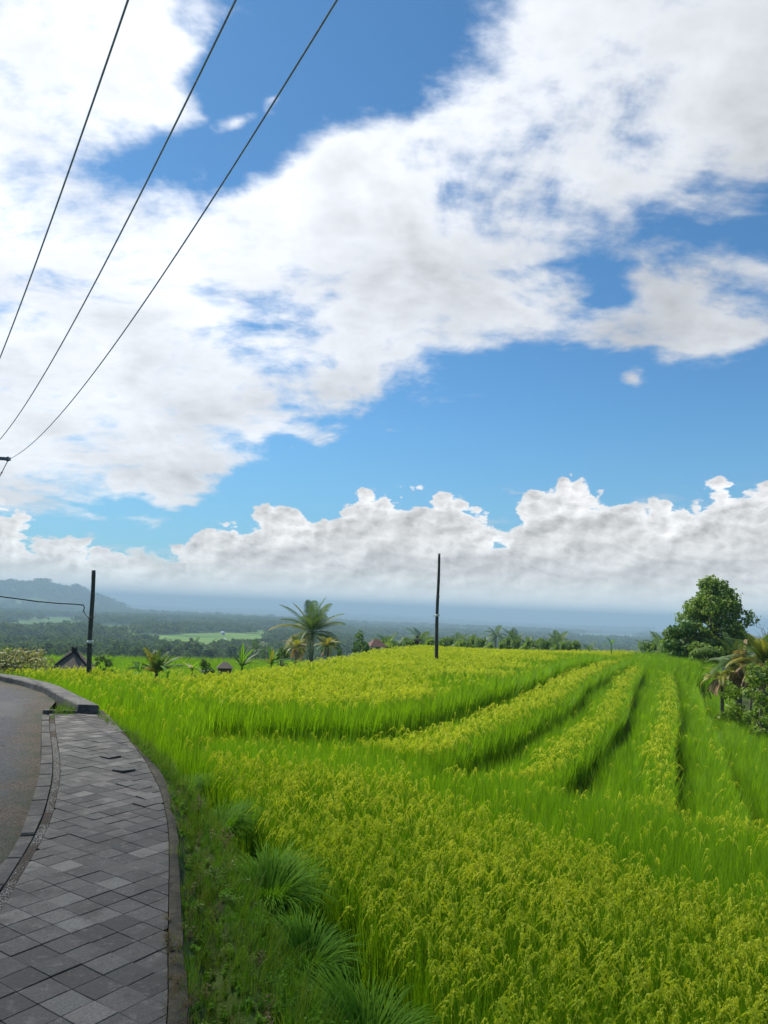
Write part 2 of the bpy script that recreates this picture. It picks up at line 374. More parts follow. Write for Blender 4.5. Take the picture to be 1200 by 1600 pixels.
PEDGE = [(-0.1, -6), (-0.3, 0), (-0.5, 2), (-0.62, 3.1), (-0.81, 3.68), (-0.98, 4.28), (-1.19, 5.0), (-1.46, 5.86), (-1.9, 7.09), (-2.25, 7.75), (-2.98, 9.11), WOUT[0]]+WOUT[1:]
RICE_L = VERGE + [(a-0.02, b+0.12) for a, b in WOUT[1:]]
FIELD = [(3, -8), (2.0, -2)] + RICE_L[1:] + [(-18, 23), (-10, 18.9), (-7.6, 19.9), (-5.8, 17.6), (-4.6, 16.6), (-2.9, 19.4), (-1.2, 25), (0.3, 31), (2.5, 36.5), (9, 40.8), (14, 43.6), (19.5, 45),
         (17.2, 38), (14.6, 31), (12.9, 27.5), (12.2, 23.5), (12.6, 19), (14.5, 14), (18, 7), (18, -8)]
def rice_top(x, y):
    """height of the rice tips over the plan"""
    Ts = np.zeros(np.shape(x))
    for pl, st, ys in zip(LIPS, STEP, LSTART):
        s = sdist(x, y, pl); s = np.where((y < ys-0.2) & (x < pl[0][0]), 5.0, s)
        Ts = Ts-st*(1-sstep(s, -0.14, 0.02))
    Tn = -0.05-0.12*np.maximum(0, x+1.5)
    Tn = np.maximum(Tn, -1.25)
    T = Tn+(Ts-Tn)*sstep(y, 9.5+0.2*np.sin(x), 11.2)
    far = sstep(y, 33, 39.5); T = T*(1-far)+(-0.28)*far
    T = T-0.045*np.maximum(0, -3-x)*sstep(y, 12, 18)
    T = T+0.05*sstep(-x, 3, 7)*(1-sstep(y, 13, 16))
    return T+0.05*fbm(x, y, 5.0, 2, 3)
def gaps(x, y):                                    # 1 on the bare strips below the lips
    g_ = np.zeros(np.shape(x))
    for i, (pl, ys) in enumerate(zip(LIPS, LSTART)):
        s = sdist(x, y, pl); w = (0.50, 0.36, 0.36, 0.34, 0.38)[i]+0.08*np.sin(y*0.9+i*2)
        m = (s < -0.04) & (s > -w) & (y > ys+0.3*i*0) & (y < 36)
        if i == 4: m &= (y > 11.6) & ((y < 19) | (y > 22.5))
        g_ = np.where(m, 1.0, g_)
    return g_
RIDGE = [(0, 905), (25, 904), (45, 908), (62, 903), (80, 909), (100, 913), (115, 912), (135, 922), (160, 930), (185, 940), (215, 955), (260, 985), (350, 1010), (520, 1050)]
_ra = [azel(*p) for p in RIDGE]
RAZ = np.array([-60, -40]+[a for a, e in _ra]+[10, 60]); REL = np.array([0.5, 1.0]+[e for a, e in _ra]+[-1.2, -1.2])
VR = np.log(np.array([5, 20, 30, 42, 47, 80, 96, 150, 250, 360, 760, 1000, 2000, 5000, 10000, 25000, 40000.]))
VZL = np.array([-2.4, -2.4, -2.45, -2.6, -4.3, -4.9, -9, -17, -27, -31, -36, -38, -52, -90, -130, -215, -330.])
VZF = np.array([-12, -12, -12, -12, -12, -12, -13, -17, -25, -30, -40, -46, -62, -95, -135, -215, -330.])
def zground(x, y):
    x = np.asarray(x, float); y = np.asarray(y, float)
    r = np.hypot(x, y)+1e-6; az_ = np.degrees(np.arctan2(x, y)); lr = np.log(np.maximum(r, 5))
    wl = sstep(-az_, 1.0, 5.0)
    zv = np.interp(lr, VR, VZL)*wl+np.interp(lr, VR, VZF)*(1-wl)
    und = fbm(x, y, 260.0, 4, 5)*np.clip((r-180)/500, 0, 1)*5+fbm(x, y, 1500., 4, 9)*np.clip((r-1400)/4000, 0, 1)*38
    zv = zv+und
    # ridge of hills far left, and a fainter one behind it
    re = np.interp(az_, RAZ, REL)
    ztop = 1.6+r*np.tan(np.radians(re-0.22))-7
    k = np.exp(-((np.log(r/3500.))/0.16)**2)
    zv = np.where(ztop > zv, zv+(ztop-zv)*k*(1+0.0*r), zv)
    d = pdist(x, y, FIELD)
    T = rice_top(x, y)-0.85-0.16*gaps(x, y)
    right = sstep(x, 11, 13)*(1-sstep(y, 33, 42))
    f = (0.62*(1-right)+0.10*right)*np.maximum(0, d-0.35)+0.35*right*np.maximum(0, d-14)
    z = T-f
    # verge, pavement and road side
    s = sdist(x, y, PEDGE); left = (s > 0.09)
    sv = -sdist(x, y, RICE_L)                       # positive on the rice side
    tt = np.clip(np.maximum(-s, 0)/(np.maximum(-s, 0)+np.maximum(-sv, 0)+1e-3), 0, 1)
    near = (y < 17) & (x < 4) & (y > -20)
    onv = near & ~left & (sv < 0)
    z = np.where(onv, -0.04+(T+0.04)*sstep(tt, 0.0, 1.1)+0.05*fbm(x, y, .7, 2, 4)-0.16*np.exp(-((s+0.10)/0.09)**2)*(1-sstep(y, 5.0, 7.5)), z)
    rd = sstep(s, 7.5, 14)
    z = np.where((left & (y < 40) & (s < 60) & (x < 4)) | ((y <= -8) & (r < 60)), -0.30+0.6*rd*np.clip(s-8, 0, 3)*0.2, z)
    low = left & (y < 40) & (s < 60) & (x < 4)
    hill = np.where(low & (s > 14), -0.2-(s-14)*0.25, z)
    return np.maximum(hill, zv) if True else z
def z1(x, y): return float(zground(np.array([x]), np.array([y]))[0])
def ground_hit(px, py, r0=100, r1=20000):           # where a sight line meets the land
    d = ray(px, py); h = math.hypot(d.x, d.y)
    rr = np.exp(np.linspace(math.log(r0), math.log(r1), 1500)); X = d.x/h*rr; Y = d.y/h*rr; Z = 1.6+d.z/h*rr
    k = np.nonzero(zground(X, Y) > Z)[0]
    k = k[0] if len(k) else -1
    return X[k], Y[k], float(zground(X[k:k+1] if k >= 0 else X[-1:], Y[k:k+1] if k >= 0 else Y[-1:])[0])

# cover of the valley: 1 = rice terraces, 0 = woodland
_pd = []
for pts in ([(215, 992), (300, 989), (420, 990), (432, 997), (425, 1012), (330, 1020), (240, 1022), (225, 1008)], [(0, 975), (130, 977), (135, 988), (0, 987)], [(20, 996), (120, 998), (110, 1006), (10, 1004)], [(150, 1000), (215, 1000), (205, 1010), (150, 1009)], [(30, 964), (150, 966), (240, 973), (100, 974)],
            [(150, 978), (240, 980), (215, 992), (150, 991)], [(380, 984), (440, 986), (450, 998), (400, 997)], [(520, 985), (700, 984), (690, 988), (530, 989)], [(900, 990), (1000, 993), (1000, 1003), (900, 1001)],
            [(230, 975), (330, 974), (330, 978), (240, 979)]):
    _pd.append([ground_hit(*p)[:2] for p in pts])
def cover(x, y):
    r = np.hypot(x, y); c = (r < 235).astype(float)
    xx = x+40*fbm(x, y, 70, 3, 2); yy = y+60*fbm(x, y, 90, 3, 8)
    for p in _pd: c = np.where(inside(xx, yy, p), 1.0, c)
    c = np.where((r > 650) & (fbm(x, y, 420, 4, 21) > 0.38), 0.7, c)
    return c

# ground sheet: rings round the camera, out past the horizon
azs = np.concatenate([np.arange(-180, -50, 4.0), np.arange(-50, 50, 0.28), np.arange(50, 180, 4.0)])
rs = [0.0, 0.6]
while rs[-1] < 33000: rs.append(rs[-1]*1.0155+0.02)
rs = np.array(rs[1:])
A, RR = np.meshgrid(np.radians(azs), rs); GX = RR*np.sin(A); GY = RR*np.cos(A)
GZ = zground(GX.ravel(), GY.ravel()).reshape(GX.shape)
def sheet(name, X, Y, Z, mat, wrap=False, smooth=True):
    nr, na = X.shape; V = np.stack([X, Y, Z], -1).reshape(-1, 3)
    i = np.arange(nr-1)[:, None]; j = np.arange(na if wrap else na-1)[None, :]; j2 = (j+1) % na
    F = np.stack([i*na+j, i*na+j2, (i+1)*na+j2, (i+1)*na+j], -1).reshape(-1, 4)
    me = bpy.data.meshes.new(name); me.from_pydata(V.tolist(), [], F[:, ::-1].tolist()); me.materials.append(mat)
    if smooth: me.polygons.foreach_set('use_smooth', [True]*len(me.polygons))
    o = bpy.data.objects.new(name, me); COL.objects.link(o); return o
q = newmat('land'); geo = q.n('ShaderNodeNewGeometry'); pos = geo.outputs['Position']
at_ = q.n('ShaderNodeAttribute', attribute_name='cover').outputs['Fac']
n1 = q.noise(pos, 1.5, 5, 0.65); n2 = q.noise(pos, 0.012, 5, 0.6); n3 = q.noise(pos, 0.10, 4, 0.65)
near_ = q.mix(q.ss(n1, 0.35, 0.65), (0.030, 0.040, 0.014, 1), (0.07, 0.11, 0.024, 1))
pad = q.mix(q.ss(n2, 0.42, 0.58), (0.060, 0.14, 0.018, 1), (0.13, 0.23, 0.025, 1))
sp = q.n('ShaderNodeSeparateXYZ'); q.put(sp.inputs[0], pos)
wv = q.m('SINE', q.m('MULTIPLY', q.m('ADD', sp.outputs[1], q.m('MULTIPLY', q.noise(pos, 0.010, 3, 0.5), 140.0)), 0.20))
pad = q.mix(q.m('MULTIPLY', q.ss(wv, 0.55, 0.95), 0.65), pad, (0.03, 0.06, 0.02, 1))
wood = q.mix(q.ss(n3, 0.35, 0.7), (0.022, 0.050, 0.018, 1), (0.06, 0.10, 0.03, 1))
farc = q.mix(at_, wood, pad)
dist = q.n('ShaderNodeVectorMath', operation='LENGTH'); q.put(dist.inputs[0], pos)
colr = q.mix(q.ss(dist.outputs['Value'], 46, 60), near_, farc)
land = finish(q, colr, 0.9, bump=q.m('ADD', n1, q.m('MULTIPLY', n3, 8.0)), bstr=0.5, bdist=0.1, spec=0.1)
ground = sheet('ground', GX, GY, GZ, land, wrap=True)
cv = cover(GX.ravel(), GY.ravel())
ca = ground.data.attributes.new('cover', 'FLOAT', 'POINT'); ca.data.foreach_set('value', cv.astype(np.float32))
tag(ground, 'green hillside falling away to a wide wooded valley and far hills', 'ground', kind='structure')
# ------------------------------------------------------------------ road, kerb, pavement, low wall
def off(pl, d):                                     # parallel polyline, d to the left
    P = np.asarray(pl, float); t = np.gradient(P, axis=0); t /= np.linalg.norm(t, axis=1)[:, None]
    return P+np.stack([-t[:, 1], t[:, 0]], 1)*d
def resamp(pl, step):
    P = np.asarray(pl, float); L = np.r_[0, np.cumsum(np.hypot(*np.diff(P, axis=0).T))]
    n = max(2, int(L[-1]/step)); s = np.linspace(0, L[-1], n+1)
    # smooth the corners a little
    X = np.interp(s, L, P[:, 0]); Y = np.interp(s, L, P[:, 1])
    k = max(1, int(0.35/step)); ker = np.ones(2*k+1)/(2*k+1)
    Xs = np.convolve(np.pad(X, k, 'edge'), ker, 'valid'); Ys = np.convolve(np.pad(Y, k, 'edge'), ker, 'valid')
    Xs[0], Ys[0], Xs[-1], Ys[-1] = X[0], Y[0], X[-1], Y[-1]
    return np.stack([Xs, Ys], 1)
KOUT = [(-1.1, -6), (-1.6, 0), (-1.95, 3.0)]+[w2(*p, 0) for p in ((0, 1355), (24, 1320), (38, 1292), (45, 1264), (59, 1222), (65, 1180), (65, 1113))]
TIN = [(-0.55, -6), (-1.15, 0), (-1.62, 3.0)]+[w2(*p, 0) for p in ((0, 1425), (42, 1351), (63, 1316), (79, 1281), (84, 1264), (94, 1215), (93, 1180), (87, 1145), (84, 1113))]
TIN = [(x, y) for x, y in TIN]
PR = [(0.15, -6), (-0.2, 0), (-0.55, 2), (-0.74, 3.04), (-0.89, 3.55), (-1.09, 4.27), (-1.29, 4.99), (-1.45, 5.53), (-1.79, 6.5), (-2.32, 7.73), (-3.0, 9.11), (-3.93, 10.95)]
# asphalt
FOOT = [w2(*p, 0.03) for p in ((82, 1095), (67, 1081), (32, 1072), (0, 1064))]
RB = [(-0.55, -20)]+KOUT+FOOT+[(FOOT[-1][0]-2.4, FOOT[-1][1]+2.0), (FOOT[-1][0]-7, FOOT[-1][1]+4.6), (-26, 24)]
rb = resamp(RB, 0.12)
cols = [0.0, 0.1, 0.25, 0.45, 0.7, 1.0, 1.4, 1.9, 2.5, 3.2, 4.0, 4.8, 5.6]
tg = np.gradient(rb, axis=0); tg /= np.linalg.norm(tg, axis=1)[:, None]
k = 25; ker = np.ones(2*k+1)/(2*k+1)
tg = np.stack([np.convolve(np.pad(tg[:, i], k, 'edge'), ker, 'valid') for i in (0, 1)], 1)
RX = np.stack([rb[:, 0]-tg[:, 1]*(c_-0.06) for c_ in cols]); RY = np.stack([rb[:, 1]+tg[:, 0]*(c_-0.06) for c_ in cols])
RZ = -0.125+0.012*fbm(RX, RY, 0.5, 3, 6)+0.02*np.minimum(np.array(cols)[:, None], 2)/2+0.15*sstep(RY, 8.6, 11.3)
q = newmat('asphalt'); pos = q.n('ShaderNodeNewGeometry').outputs['Position']
ed = q.n('ShaderNodeAttribute', attribute_name='edge').outputs['Fac']
a = q.noise(pos, 2.2, 6, 0.65); b = q.noise(pos, 45, 4, 0.7); c_ = q.noise(pos, 180, 2, 0.6)
vor = q.n('ShaderNodeTexVoronoi'); q.put(vor.inputs[0], pos); vor.inputs['Scale'].default_value = 70
base = q.mix(q.ss(b, 0.35, 0.65), (0.034, 0.037, 0.042, 1), (0.085, 0.087, 0.092, 1))
dirt = q.mix(q.ss(b, 0.35, 0.65), (0.035, 0.028, 0.019, 1), (0.11, 0.088, 0.062, 1))
moss = q.mix(q.ss(a, 0.45, 0.6), dirt, (0.035, 0.045, 0.018, 1))
de = q.n('ShaderNodeTexVoronoi', feature='DISTANCE_TO_EDGE'); q.put(de.inputs[0], q.v('ADD', pos, q.v('MULTIPLY', q.noise(pos, 3.0, 4, 0.6, color=True), (0.5, 0.5, 0.0)))); de.inputs['Scale'].default_value = 0.9
base = q.mix(q.m('MULTIPLY', q.ss(de.outputs['Distance'], 0.0, 0.012, 1.0, 0.0), q.ss(q.noise(pos, 0.5, 2, 0.5), 0.45, 0.55)), base, (0.015, 0.014, 0.012, 1))
base = q.mix(q.m('MULTIPLY', q.ss(q.noise(pos, 0.8, 5, 0.6), 0.5, 0.62), 0.5), base, (0.12, 0.115, 0.105, 1))
fe = q.ss(q.m('ADD', ed, q.m('MULTIPLY', q.m('SUBTRACT', a, 0.5), 1.1)), 0.05, 0.60)
col = q.mix(fe, moss, base)
col = q.mix(q.m('MULTIPLY', q.ss(vor.outputs['Distance'], 0.25, 0.1), q.m('MULTIPLY', q.ss(c_, 0.45, 0.6), 0.6)), col, (0.22, 0.21, 0.19, 1))
asph = finish(q, col, 0.85, bump=q.m('ADD', b, q.m('MULTIPLY', vor.outputs['Distance'], 1.0)), bstr=0.7, bdist=0.012, spec=0.3)
road = sheet('road', RX, RY, RZ, asph)
ea = road.data.attributes.new('edge', 'FLOAT', 'POINT'); ea.data.foreach_set('value', np.repeat(np.minimum(np.array(cols)/1.0, 1.0), RX.shape[1]).astype(np.float32))
tag(road, 'worn grey asphalt road with a gravelly crumbling edge', 'road', kind='structure')
# kerb stones
q = newmat('kerb_stone'); tc = q.n('ShaderNodeNewGeometry').outputs['Position']; tint = q.n('ShaderNodeAttribute', attribute_name='tint').outputs['Color']
a = q.noise(tc, 7, 6, 0.65); b = q.noise(tc, 60, 3, 0.6)
col = q.mix(q.ss(a, 0.4, 0.65), (0.060, 0.058, 0.052, 1), (0.105, 0.098, 0.085, 1)); col = q.mix(1.0, col, tint, 'MULTIPLY')
kmat = finish(q, col, 0.85, bump=q.m('ADD', a, b), bstr=0.5, bdist=0.01)
def tinted(me, cols_):                              # one colour per face group
    ca_ = me.color_attributes.new('tint', 'FLOAT_COLOR', 'CORNER'); arr = np.ones((len(me.loops), 4), np.float32)
    for p_, cc in zip(me.polygons, cols_): arr[p_.loop_start:p_.loop_start+p_.loop_total, :3] = cc
    ca_.data.foreach_set('color', arr.ravel())
ko = resamp(KOUT, 0.05); ti = resamp(TIN, 0.05)
def near_pt(P, c): return P[np.argmin(((P-c)**2).sum(1))]
mb = MB(); tc_ = []; st = 9; i = 0
while i < len(ko)-st:
    a_, b_ = ko[i+0], ko[i+st]; dr = b_-a_; dr = dr/np.linalg.norm(dr); nrm = np.array([dr[1], -dr[0]])
    def wd(p): return max(0.06, min(0.32, np.linalg.norm(near_pt(ti, p)-p)-0.062))
    gp = dr*0.006; z = 0.0+rng.normal()*0.004; bv = 0.012
    P = [a_+gp, b_-gp, b_-gp+nrm*wd(b_), a_+gp+nrm*wd(a_)]; cc = sum(P)/4
    top = [p+(cc-p)/np.linalg.norm(cc-p)*bv for p in P]
    V = [(*p, -0.3) for p in P]+[(*p, z-bv) for p in P]+[(*p, z) for p in top]
    F = [(0, 1, 5, 4), (1, 2, 6, 5), (2, 3, 7, 6), (3, 0, 4, 7), (4, 5, 9, 8), (5, 6, 10, 9), (6, 7, 11, 10), (7, 4, 8, 11), (8, 9, 10, 11)]
    mb.add(V, F); t_ = 0.75+0.5*rng.random(); tc_ += [(t_, t_*(0.96+0.04*rng.random()), t_*0.95)]*9; i += st
kerb = mb.obj('kerb', kmat); tinted(kerb.data, tc_)
tag(kerb, 'dark concrete kerb stones between road and pavement', 'kerb', kind='structure')
# bed under the tiles, gravel joint, right-hand edging
def strip(name, LA, RA, z, mat, n=160, zj=0.0, m=6):
    def rs_(pl): 
        P = resamp(pl, 0.05); idx = np.linspace(0, len(P)-1, n).astype(int); return P[idx]
    a, b = rs_(LA), rs_(RA); t = np.linspace(0, 1, m)[:, None, None]
    G = a[None]*(1-t)+b[None]*t; Z = z+zj*fbm(G[..., 0], G[..., 1], .12, 2, 5)
    return sheet(name, G[..., 0], G[..., 1], Z, mat)
bedm = plain('joint_dirt', (0.018, 0.018, 0.014), (0.045, 0.04, 0.03), 20, 0.95)
bed = strip('pavement', off(TIN, 0.09), PR, -0.022, bedm)   # becomes part of the pavement object below
q = newmat('gravel'); tc = q.n('ShaderNodeNewGeometry').outputs['Position']
vo = q.n('ShaderNodeTexVoronoi', feature='F1'); q.put(vo.inputs[0], tc); vo.inputs['Scale'].default_value = 75
f_ = q.noise(tc, 1.3, 3, 0.5)
gc = q.mix(q.ss(vo.outputs['Distance'], 0.1, 0.55), (0.42, 0.40, 0.36, 1), (0.05, 0.045, 0.035, 1))
gc2 = q.mix(q.ss(vo.outputs['Distance'], 0.1, 0.55), (0.13, 0.10, 0.07, 1), (0.04, 0.03, 0.02, 1))
gmat = finish(q, q.mix(q.ss(f_, 0.5, 0.58), gc, gc2), 0.9, bump=q.m('SUBTRACT', 1.0, vo.outputs['Distance']), bstr=0.9, bdist=0.012)
gj = strip('gravel_joint', off(TIN, 0.055), off(TIN, 0.0), -0.008, gmat, zj=0.006)
tag(gj, 'narrow strip of pale gravel mortar between kerb and tiles', 'gravel', kind='structure')
# basalt tiles laid on the diagonal, clipped to the pavement outline
S_ = 0.150; e1 = np.array([0.55, 0.835]); e2 = np.array([0.835, -0.55])
LT = resamp(off(TIN, -0.004), 0.1); RT = resamp(PR, 0.1)
def clip(poly, p0, nrm):
    out = []; n = len(poly)
    for i in range(n):
        a, b = poly[i], poly[(i+1) % n]; da, db = (a-p0) @ nrm, (b-p0) @ nrm
        if da >= 0: out.append(a)
        if da*db < 0: out.append(a+(b-a)*(da/(da-db)))
    return out
def local(P, c):
    i = int(np.argmin(((P-c)**2).sum(1))); i0, i1 = max(0, i-1), min(len(P)-1, i+1); d = P[i1]-P[i0]; d /= np.linalg.norm(d)
    return P[i], np.array([d[1], -d[0]])
END = np.array(WOUT[0]); ENDD = np.array(WIN[0])-END; endn = np.array([ENDD[1], -ENDD[0]]); endn /= np.linalg.norm(endn)
if endn[1] > 0: endn = -endn
mb = MB(); tcs = []
for i in range(-60, 120):
    for j in range(-60, 120):
        c0 = np.array([-1.37, 3.56])+e1*S_*(i)+e2*S_*(j-30); 
        if not (-5.5 < c0[1] < 11.6 and -6 < c0[0] < 1): continue
        gp = 0.0017
        quad = [c0+e1*gp+e2*gp, c0+e1*gp+e2*(S_-gp), c0+e1*(S_-gp)+e2*(S_-gp), c0+e1*(S_-gp)+e2*gp]
        cc = sum(quad)/4
        pl_, nl = local(LT, cc); pr_, nr = local(RT, cc)
        poly = clip(quad, pl_, nl)
        if len(poly) >= 3: poly = clip(poly, pr_, -nr)
        if len(poly) >= 3: poly = clip(poly, END+endn*0.02, endn)
        if len(poly) < 3: continue
        P = np.array(poly); ar = 0.5*abs(np.dot(P[:, 0], np.roll(P[:, 1], 1))-np.dot(P[:, 1], np.roll(P[:, 0], 1)))
        if ar < 0.0006: continue
        n = len(P); dmg = 6.0 < cc[1] < 8.6 and rng.random() < 0.09
        zz = rng.normal()*0.0012+(rng.random()*0.014 if dmg else 0)+0.010*fbm(cc[0], cc[1], .9, 2, 3)
        tilt = rng.normal(size=2)*(0.035 if dmg else 0.007)
        ctr = P.mean(0); Zt = zz+(P-ctr) @ tilt
        inn = P+(ctr-P)*0.02/1.0*0.8
        V = [(*p, -0.035) for p in P]+[(*p, z-0.003) for p, z in zip(P, Zt)]+[(*p, z) for p, z in zip(inn, Zt)]
        F = [(k_, (k_+1) % n, n+(k_+1) % n, n+k_) for k_ in range(n)]+[(n+k_, n+(k_+1) % n, 2*n+(k_+1) % n, 2*n+k_) for k_ in range(n)]+[tuple(range(2*n, 3*n))]
        # keep the winding upward
        if np.dot(P[:, 0], np.roll(P[:, 1], -1))-np.dot(P[:, 1], np.roll(P[:, 0], -1)) < 0: F = [f[::-1] for f in F]
        mb.add(V, F)
        rr = rng.random(); t_ = 0.42+0.60*rng.random() if rr < .80 else 1.15+0.55*rng.random()
        hue = rng.random(); tint = (t_*(1.05 if hue > .6 else .98), t_, t_*(0.96 if hue < .6 else .99))
        tcs += [tint]*len(F)
q = newmat('basalt_tile'); tc = q.n('ShaderNodeNewGeometry').outputs['Position']; tint = q.n('ShaderNodeAttribute', attribute_name='tint').outputs['Color']
a = q.noise(tc, 3.0, 6, 0.7); b = q.noise(tc, 90, 4, 0.7); d_ = q.noise(tc, 14, 5, 0.65)
col = q.mix(q.ss(b, 0.3, 0.7), (0.060, 0.057, 0.050, 1), (0.118, 0.110, 0.097, 1))
col = q.mix(1.0, col, tint, 'MULTIPLY')
col = q.mix(q.m('MULTIPLY', q.ss(a, 0.47, 0.62), 0.75), col, (0.040, 0.035, 0.028, 1))
col = q.mix(q.m('MULTIPLY', q.ss(d_, 0.54, 0.68), 0.55), col, (0.15, 0.135, 0.115, 1))
tmat = finish(q, col, 0.72, bump=q.m('ADD', b, d_), bstr=0.45, bdist=0.006, spec=0.35)
tiles = mb.mesh('pavement_tiles', [tmat]); tinted(tiles, tcs)
to = bpy.data.objects.new('pavement_tiles', tiles); COL.objects.link(to); to.parent = bed
tag(bed, 'grey pavement of diagonal square stone tiles beside the road', 'pavement', kind='structure')
edm = plain('edging_concrete', (0.020, 0.020, 0.011), (0.070, 0.058, 0.036), 6, 0.9, 0.6)
PED = [p for p in PEDGE if p[1] < 9.2 and p[0] > -3.2]
pe = resamp(PED, 0.05); prr = resamp([p for p in PR if p[1] < 9.2], 0.05); n = 150
ia = np.linspace(0, len(prr)-1, n).astype(int); ib = np.linspace(0, len(pe)-1, n).astype(int)
A_, B_ = prr[ia]+np.array([0.004, 0]), pe[ib]; w_ = -0.02+0.005*fbm(B_[:, 0], B_[:, 1], .4, 3, 2)*2
B_ = B_+np.stack([w_*2, w_*0], 1)
prof = [(0, -0.05, 0.0), (0, 0.006, 0), (.5, 0.010, .004), (.93, 0.004, .006), (1.0, -0.012, .004), (1.06, -0.25, 0)]
EX = np.stack([A_[:, 0]*(1-t)+B_[:, 0]*t for t, _, _ in prof]); EY = np.stack([A_[:, 1]*(1-t)+B_[:, 1]*t for t, _, _ in prof])
EZ = np.stack([z+zj*4*nz2(A_[:, 0], A_[:, 1], .2, 3) for _, z, zj in prof])
ed_o = sheet('pavement_edging', EX, EY, EZ, edm, smooth=False)
tag(ed_o, 'stained concrete edging on the field side of the pavement', 'kerb', kind='structure')
# low wall along the bend
wo_, wi_ = resamp(WOUT, 0.1), resamp(WIN, 0.1); n = 110
wo_ = wo_[np.linspace(0, len(wo_)-1, n).astype(int)]; wi_ = wi_[np.linspace(0, len(wi_)-1, n).astype(int)]
ft_ = wi_+(wi_-wo_)*0.10
prof = [(wo_, -0.7), (wo_, WALLT-.015), (wo_+(wi_-wo_)*.05, WALLT), (wi_+(wo_-wi_)*.05, WALLT), (wi_, WALLT-.015), (ft_, -0.3)]
X = np.stack([p[:, 0] for p, z in prof]); Y = np.stack([p[:, 1] for p, z in prof]); Z = np.stack([np.full(n, z)+.006*nz2(p[:, 0], p[:, 1], .3, 3) for p, z in prof])
wmat = plain('wall_concrete', (0.055, 0.055, 0.048), (0.15, 0.145, 0.13), 4, 0.9, 0.6)
low_wall = sheet('low_wall', X, Y, Z, wmat, smooth=False)
me = low_wall.data; import bmesh as _b
bm = _b.new(); bm.from_mesh(me); bm.verts.ensure_lookup_table()
bm.faces.new([bm.verts[i*n] for i in range(len(prof))]); bm.normal_update(); bm.to_mesh(me); bm.free()
tag(low_wall, 'low grey concrete wall following the bend of the road at left', 'wall')
# kerb return in front of the wall end
a_ = np.array(WIN[0]); b_ = np.array(WOUT[0]); d_ = (a_-b_)/np.linalg.norm(a_-b_); nn_ = endn
mb = MB(); L = np.linalg.norm(a_-b_)+0.46
c_ = b_+d_*L/2+nn_*(-0.03)
mb.box((c_[0], c_[1]-0.0, -0.165), (L, 0.07, 0.40), math.atan2(d_[1], d_[0]))
kr = mb.obj('kerb_return', kmat); tinted(kr.data, [(1.3, 1.3, 1.22)]*6); tag(kr, 'short kerb closing the end of the tiled pavement', 'kerb', kind='structure')

# ------------------------------------------------------------------ rice, grass (uncountable: scattered tufts)
def blade(mb, base, az_, L, lean, curl, w, seg=4, mi=0, roll=0.0):
    t = np.linspace(0, 1, seg+1); th = lean+curl*t**1.5
    ds = L/seg; r_ = np.r_[0, np.cumsum(np.sin(th[:-1])*ds)]; z_ = np.r_[0, np.cumsum(np.cos(th[:-1])*ds)]
    ca, sa = math.cos(az_), math.sin(az_); P = np.stack([base[0]+r_*ca, base[1]+r_*sa, base[2]+z_], 1)
    wd = w*np.array([.6, 1, .95, .7, .08][:seg+1] if seg == 4 else np.r_[0.6, np.ones(seg-1), .08])/2
    c2, s2 = math.cos(az_+math.pi/2+roll), math.sin(az_+math.pi/2+roll); sd = np.array([c2, s2, 0])
    A = P-sd*wd[:, None]; B = P+sd*wd[:, None]
    mb.quads(np.stack([A[:-1], B[:-1], B[1:], A[1:]], 1), mi)
def panicle(mb, base, az_, H, reach, droop, rg):
    # stalk that rises, arches over and ends in one long drooping tail of grain with a few short side strands
    t = np.linspace(0, 1, 13); ca, sa = math.cos(az_), math.sin(az_)
    r_ = reach*(t**2.3); z_ = H*(1-(1-np.minimum(t/0.74, 1))**1.5)-droop*np.maximum(0, (t-0.70)/0.30)**1.8
    P = np.stack([base[0]+r_*ca, base[1]+r_*sa, base[2]+z_], 1)
    mb.tube(P[:10], np.linspace(.0020, .0010, 10), 3, 0, cap=False)
    k0 = 7; sub_ = P[k0:]; L = np.r_[0, np.cumsum(np.linalg.norm(np.diff(sub_, axis=0), axis=1))]
    def tail(C, L, n, spread):
        s = rg.random(n)**.85*L[-1]; X = np.stack([np.interp(s, L, C[:, i]) for i in range(3)], 1); X2 = np.stack([np.interp(np.minimum(s+.006, L[-1]+.004), np.r_[L, L[-1]+.01], np.r_[C[:, i], [C[-1, i]*2-C[-2, i]]]) for i in range(3)], 1)
        d = X2-X; d /= (np.linalg.norm(d, axis=1)[:, None]+1e-6); f = s/L[-1]; o = rg.normal(size=(n, 3))*spread*(np.sin(np.clip(f*1.1+.1, 0, 1)*3.14)*.8+.25)[:, None]; o[:, 2] -= .004
        X = X+o; d = d+o*30; d /= np.linalg.norm(d, axis=1)[:, None]; sd = np.cross(d, rg.normal(size=(n, 3))); sd /= np.linalg.norm(sd, axis=1)[:, None]; l, w = .0095, .0038
        mb.quads(np.stack([X-d*l*.7, X+sd*w, X+d*l, X-sd*w], 1), 1)
    tail(sub_, L, 60, .0030)
    for b in range(2):
        i = k0+1+b; p0 = P[i]; a2 = az_+rg.normal()*.55; bl = .035+.025*rg.random(); u = np.linspace(0, 1, 5)
        C = p0+np.stack([math.cos(a2)*bl*u*.75, math.sin(a2)*bl*u*.75, .012*u-bl*.95*u*u], 1); tail(C, np.r_[0, np.cumsum(np.linalg.norm(np.diff(C, axis=0), axis=1))], 9, .002)
lib = bpy.data.collections.new('tuft_library')
def libcol(name, meshes):
    c = bpy.data.collections.new(name)
    for i, me in enumerate(meshes): c.objects.link(bpy.data.objects.new('%s_%02d' % (name, i), me))
    return c
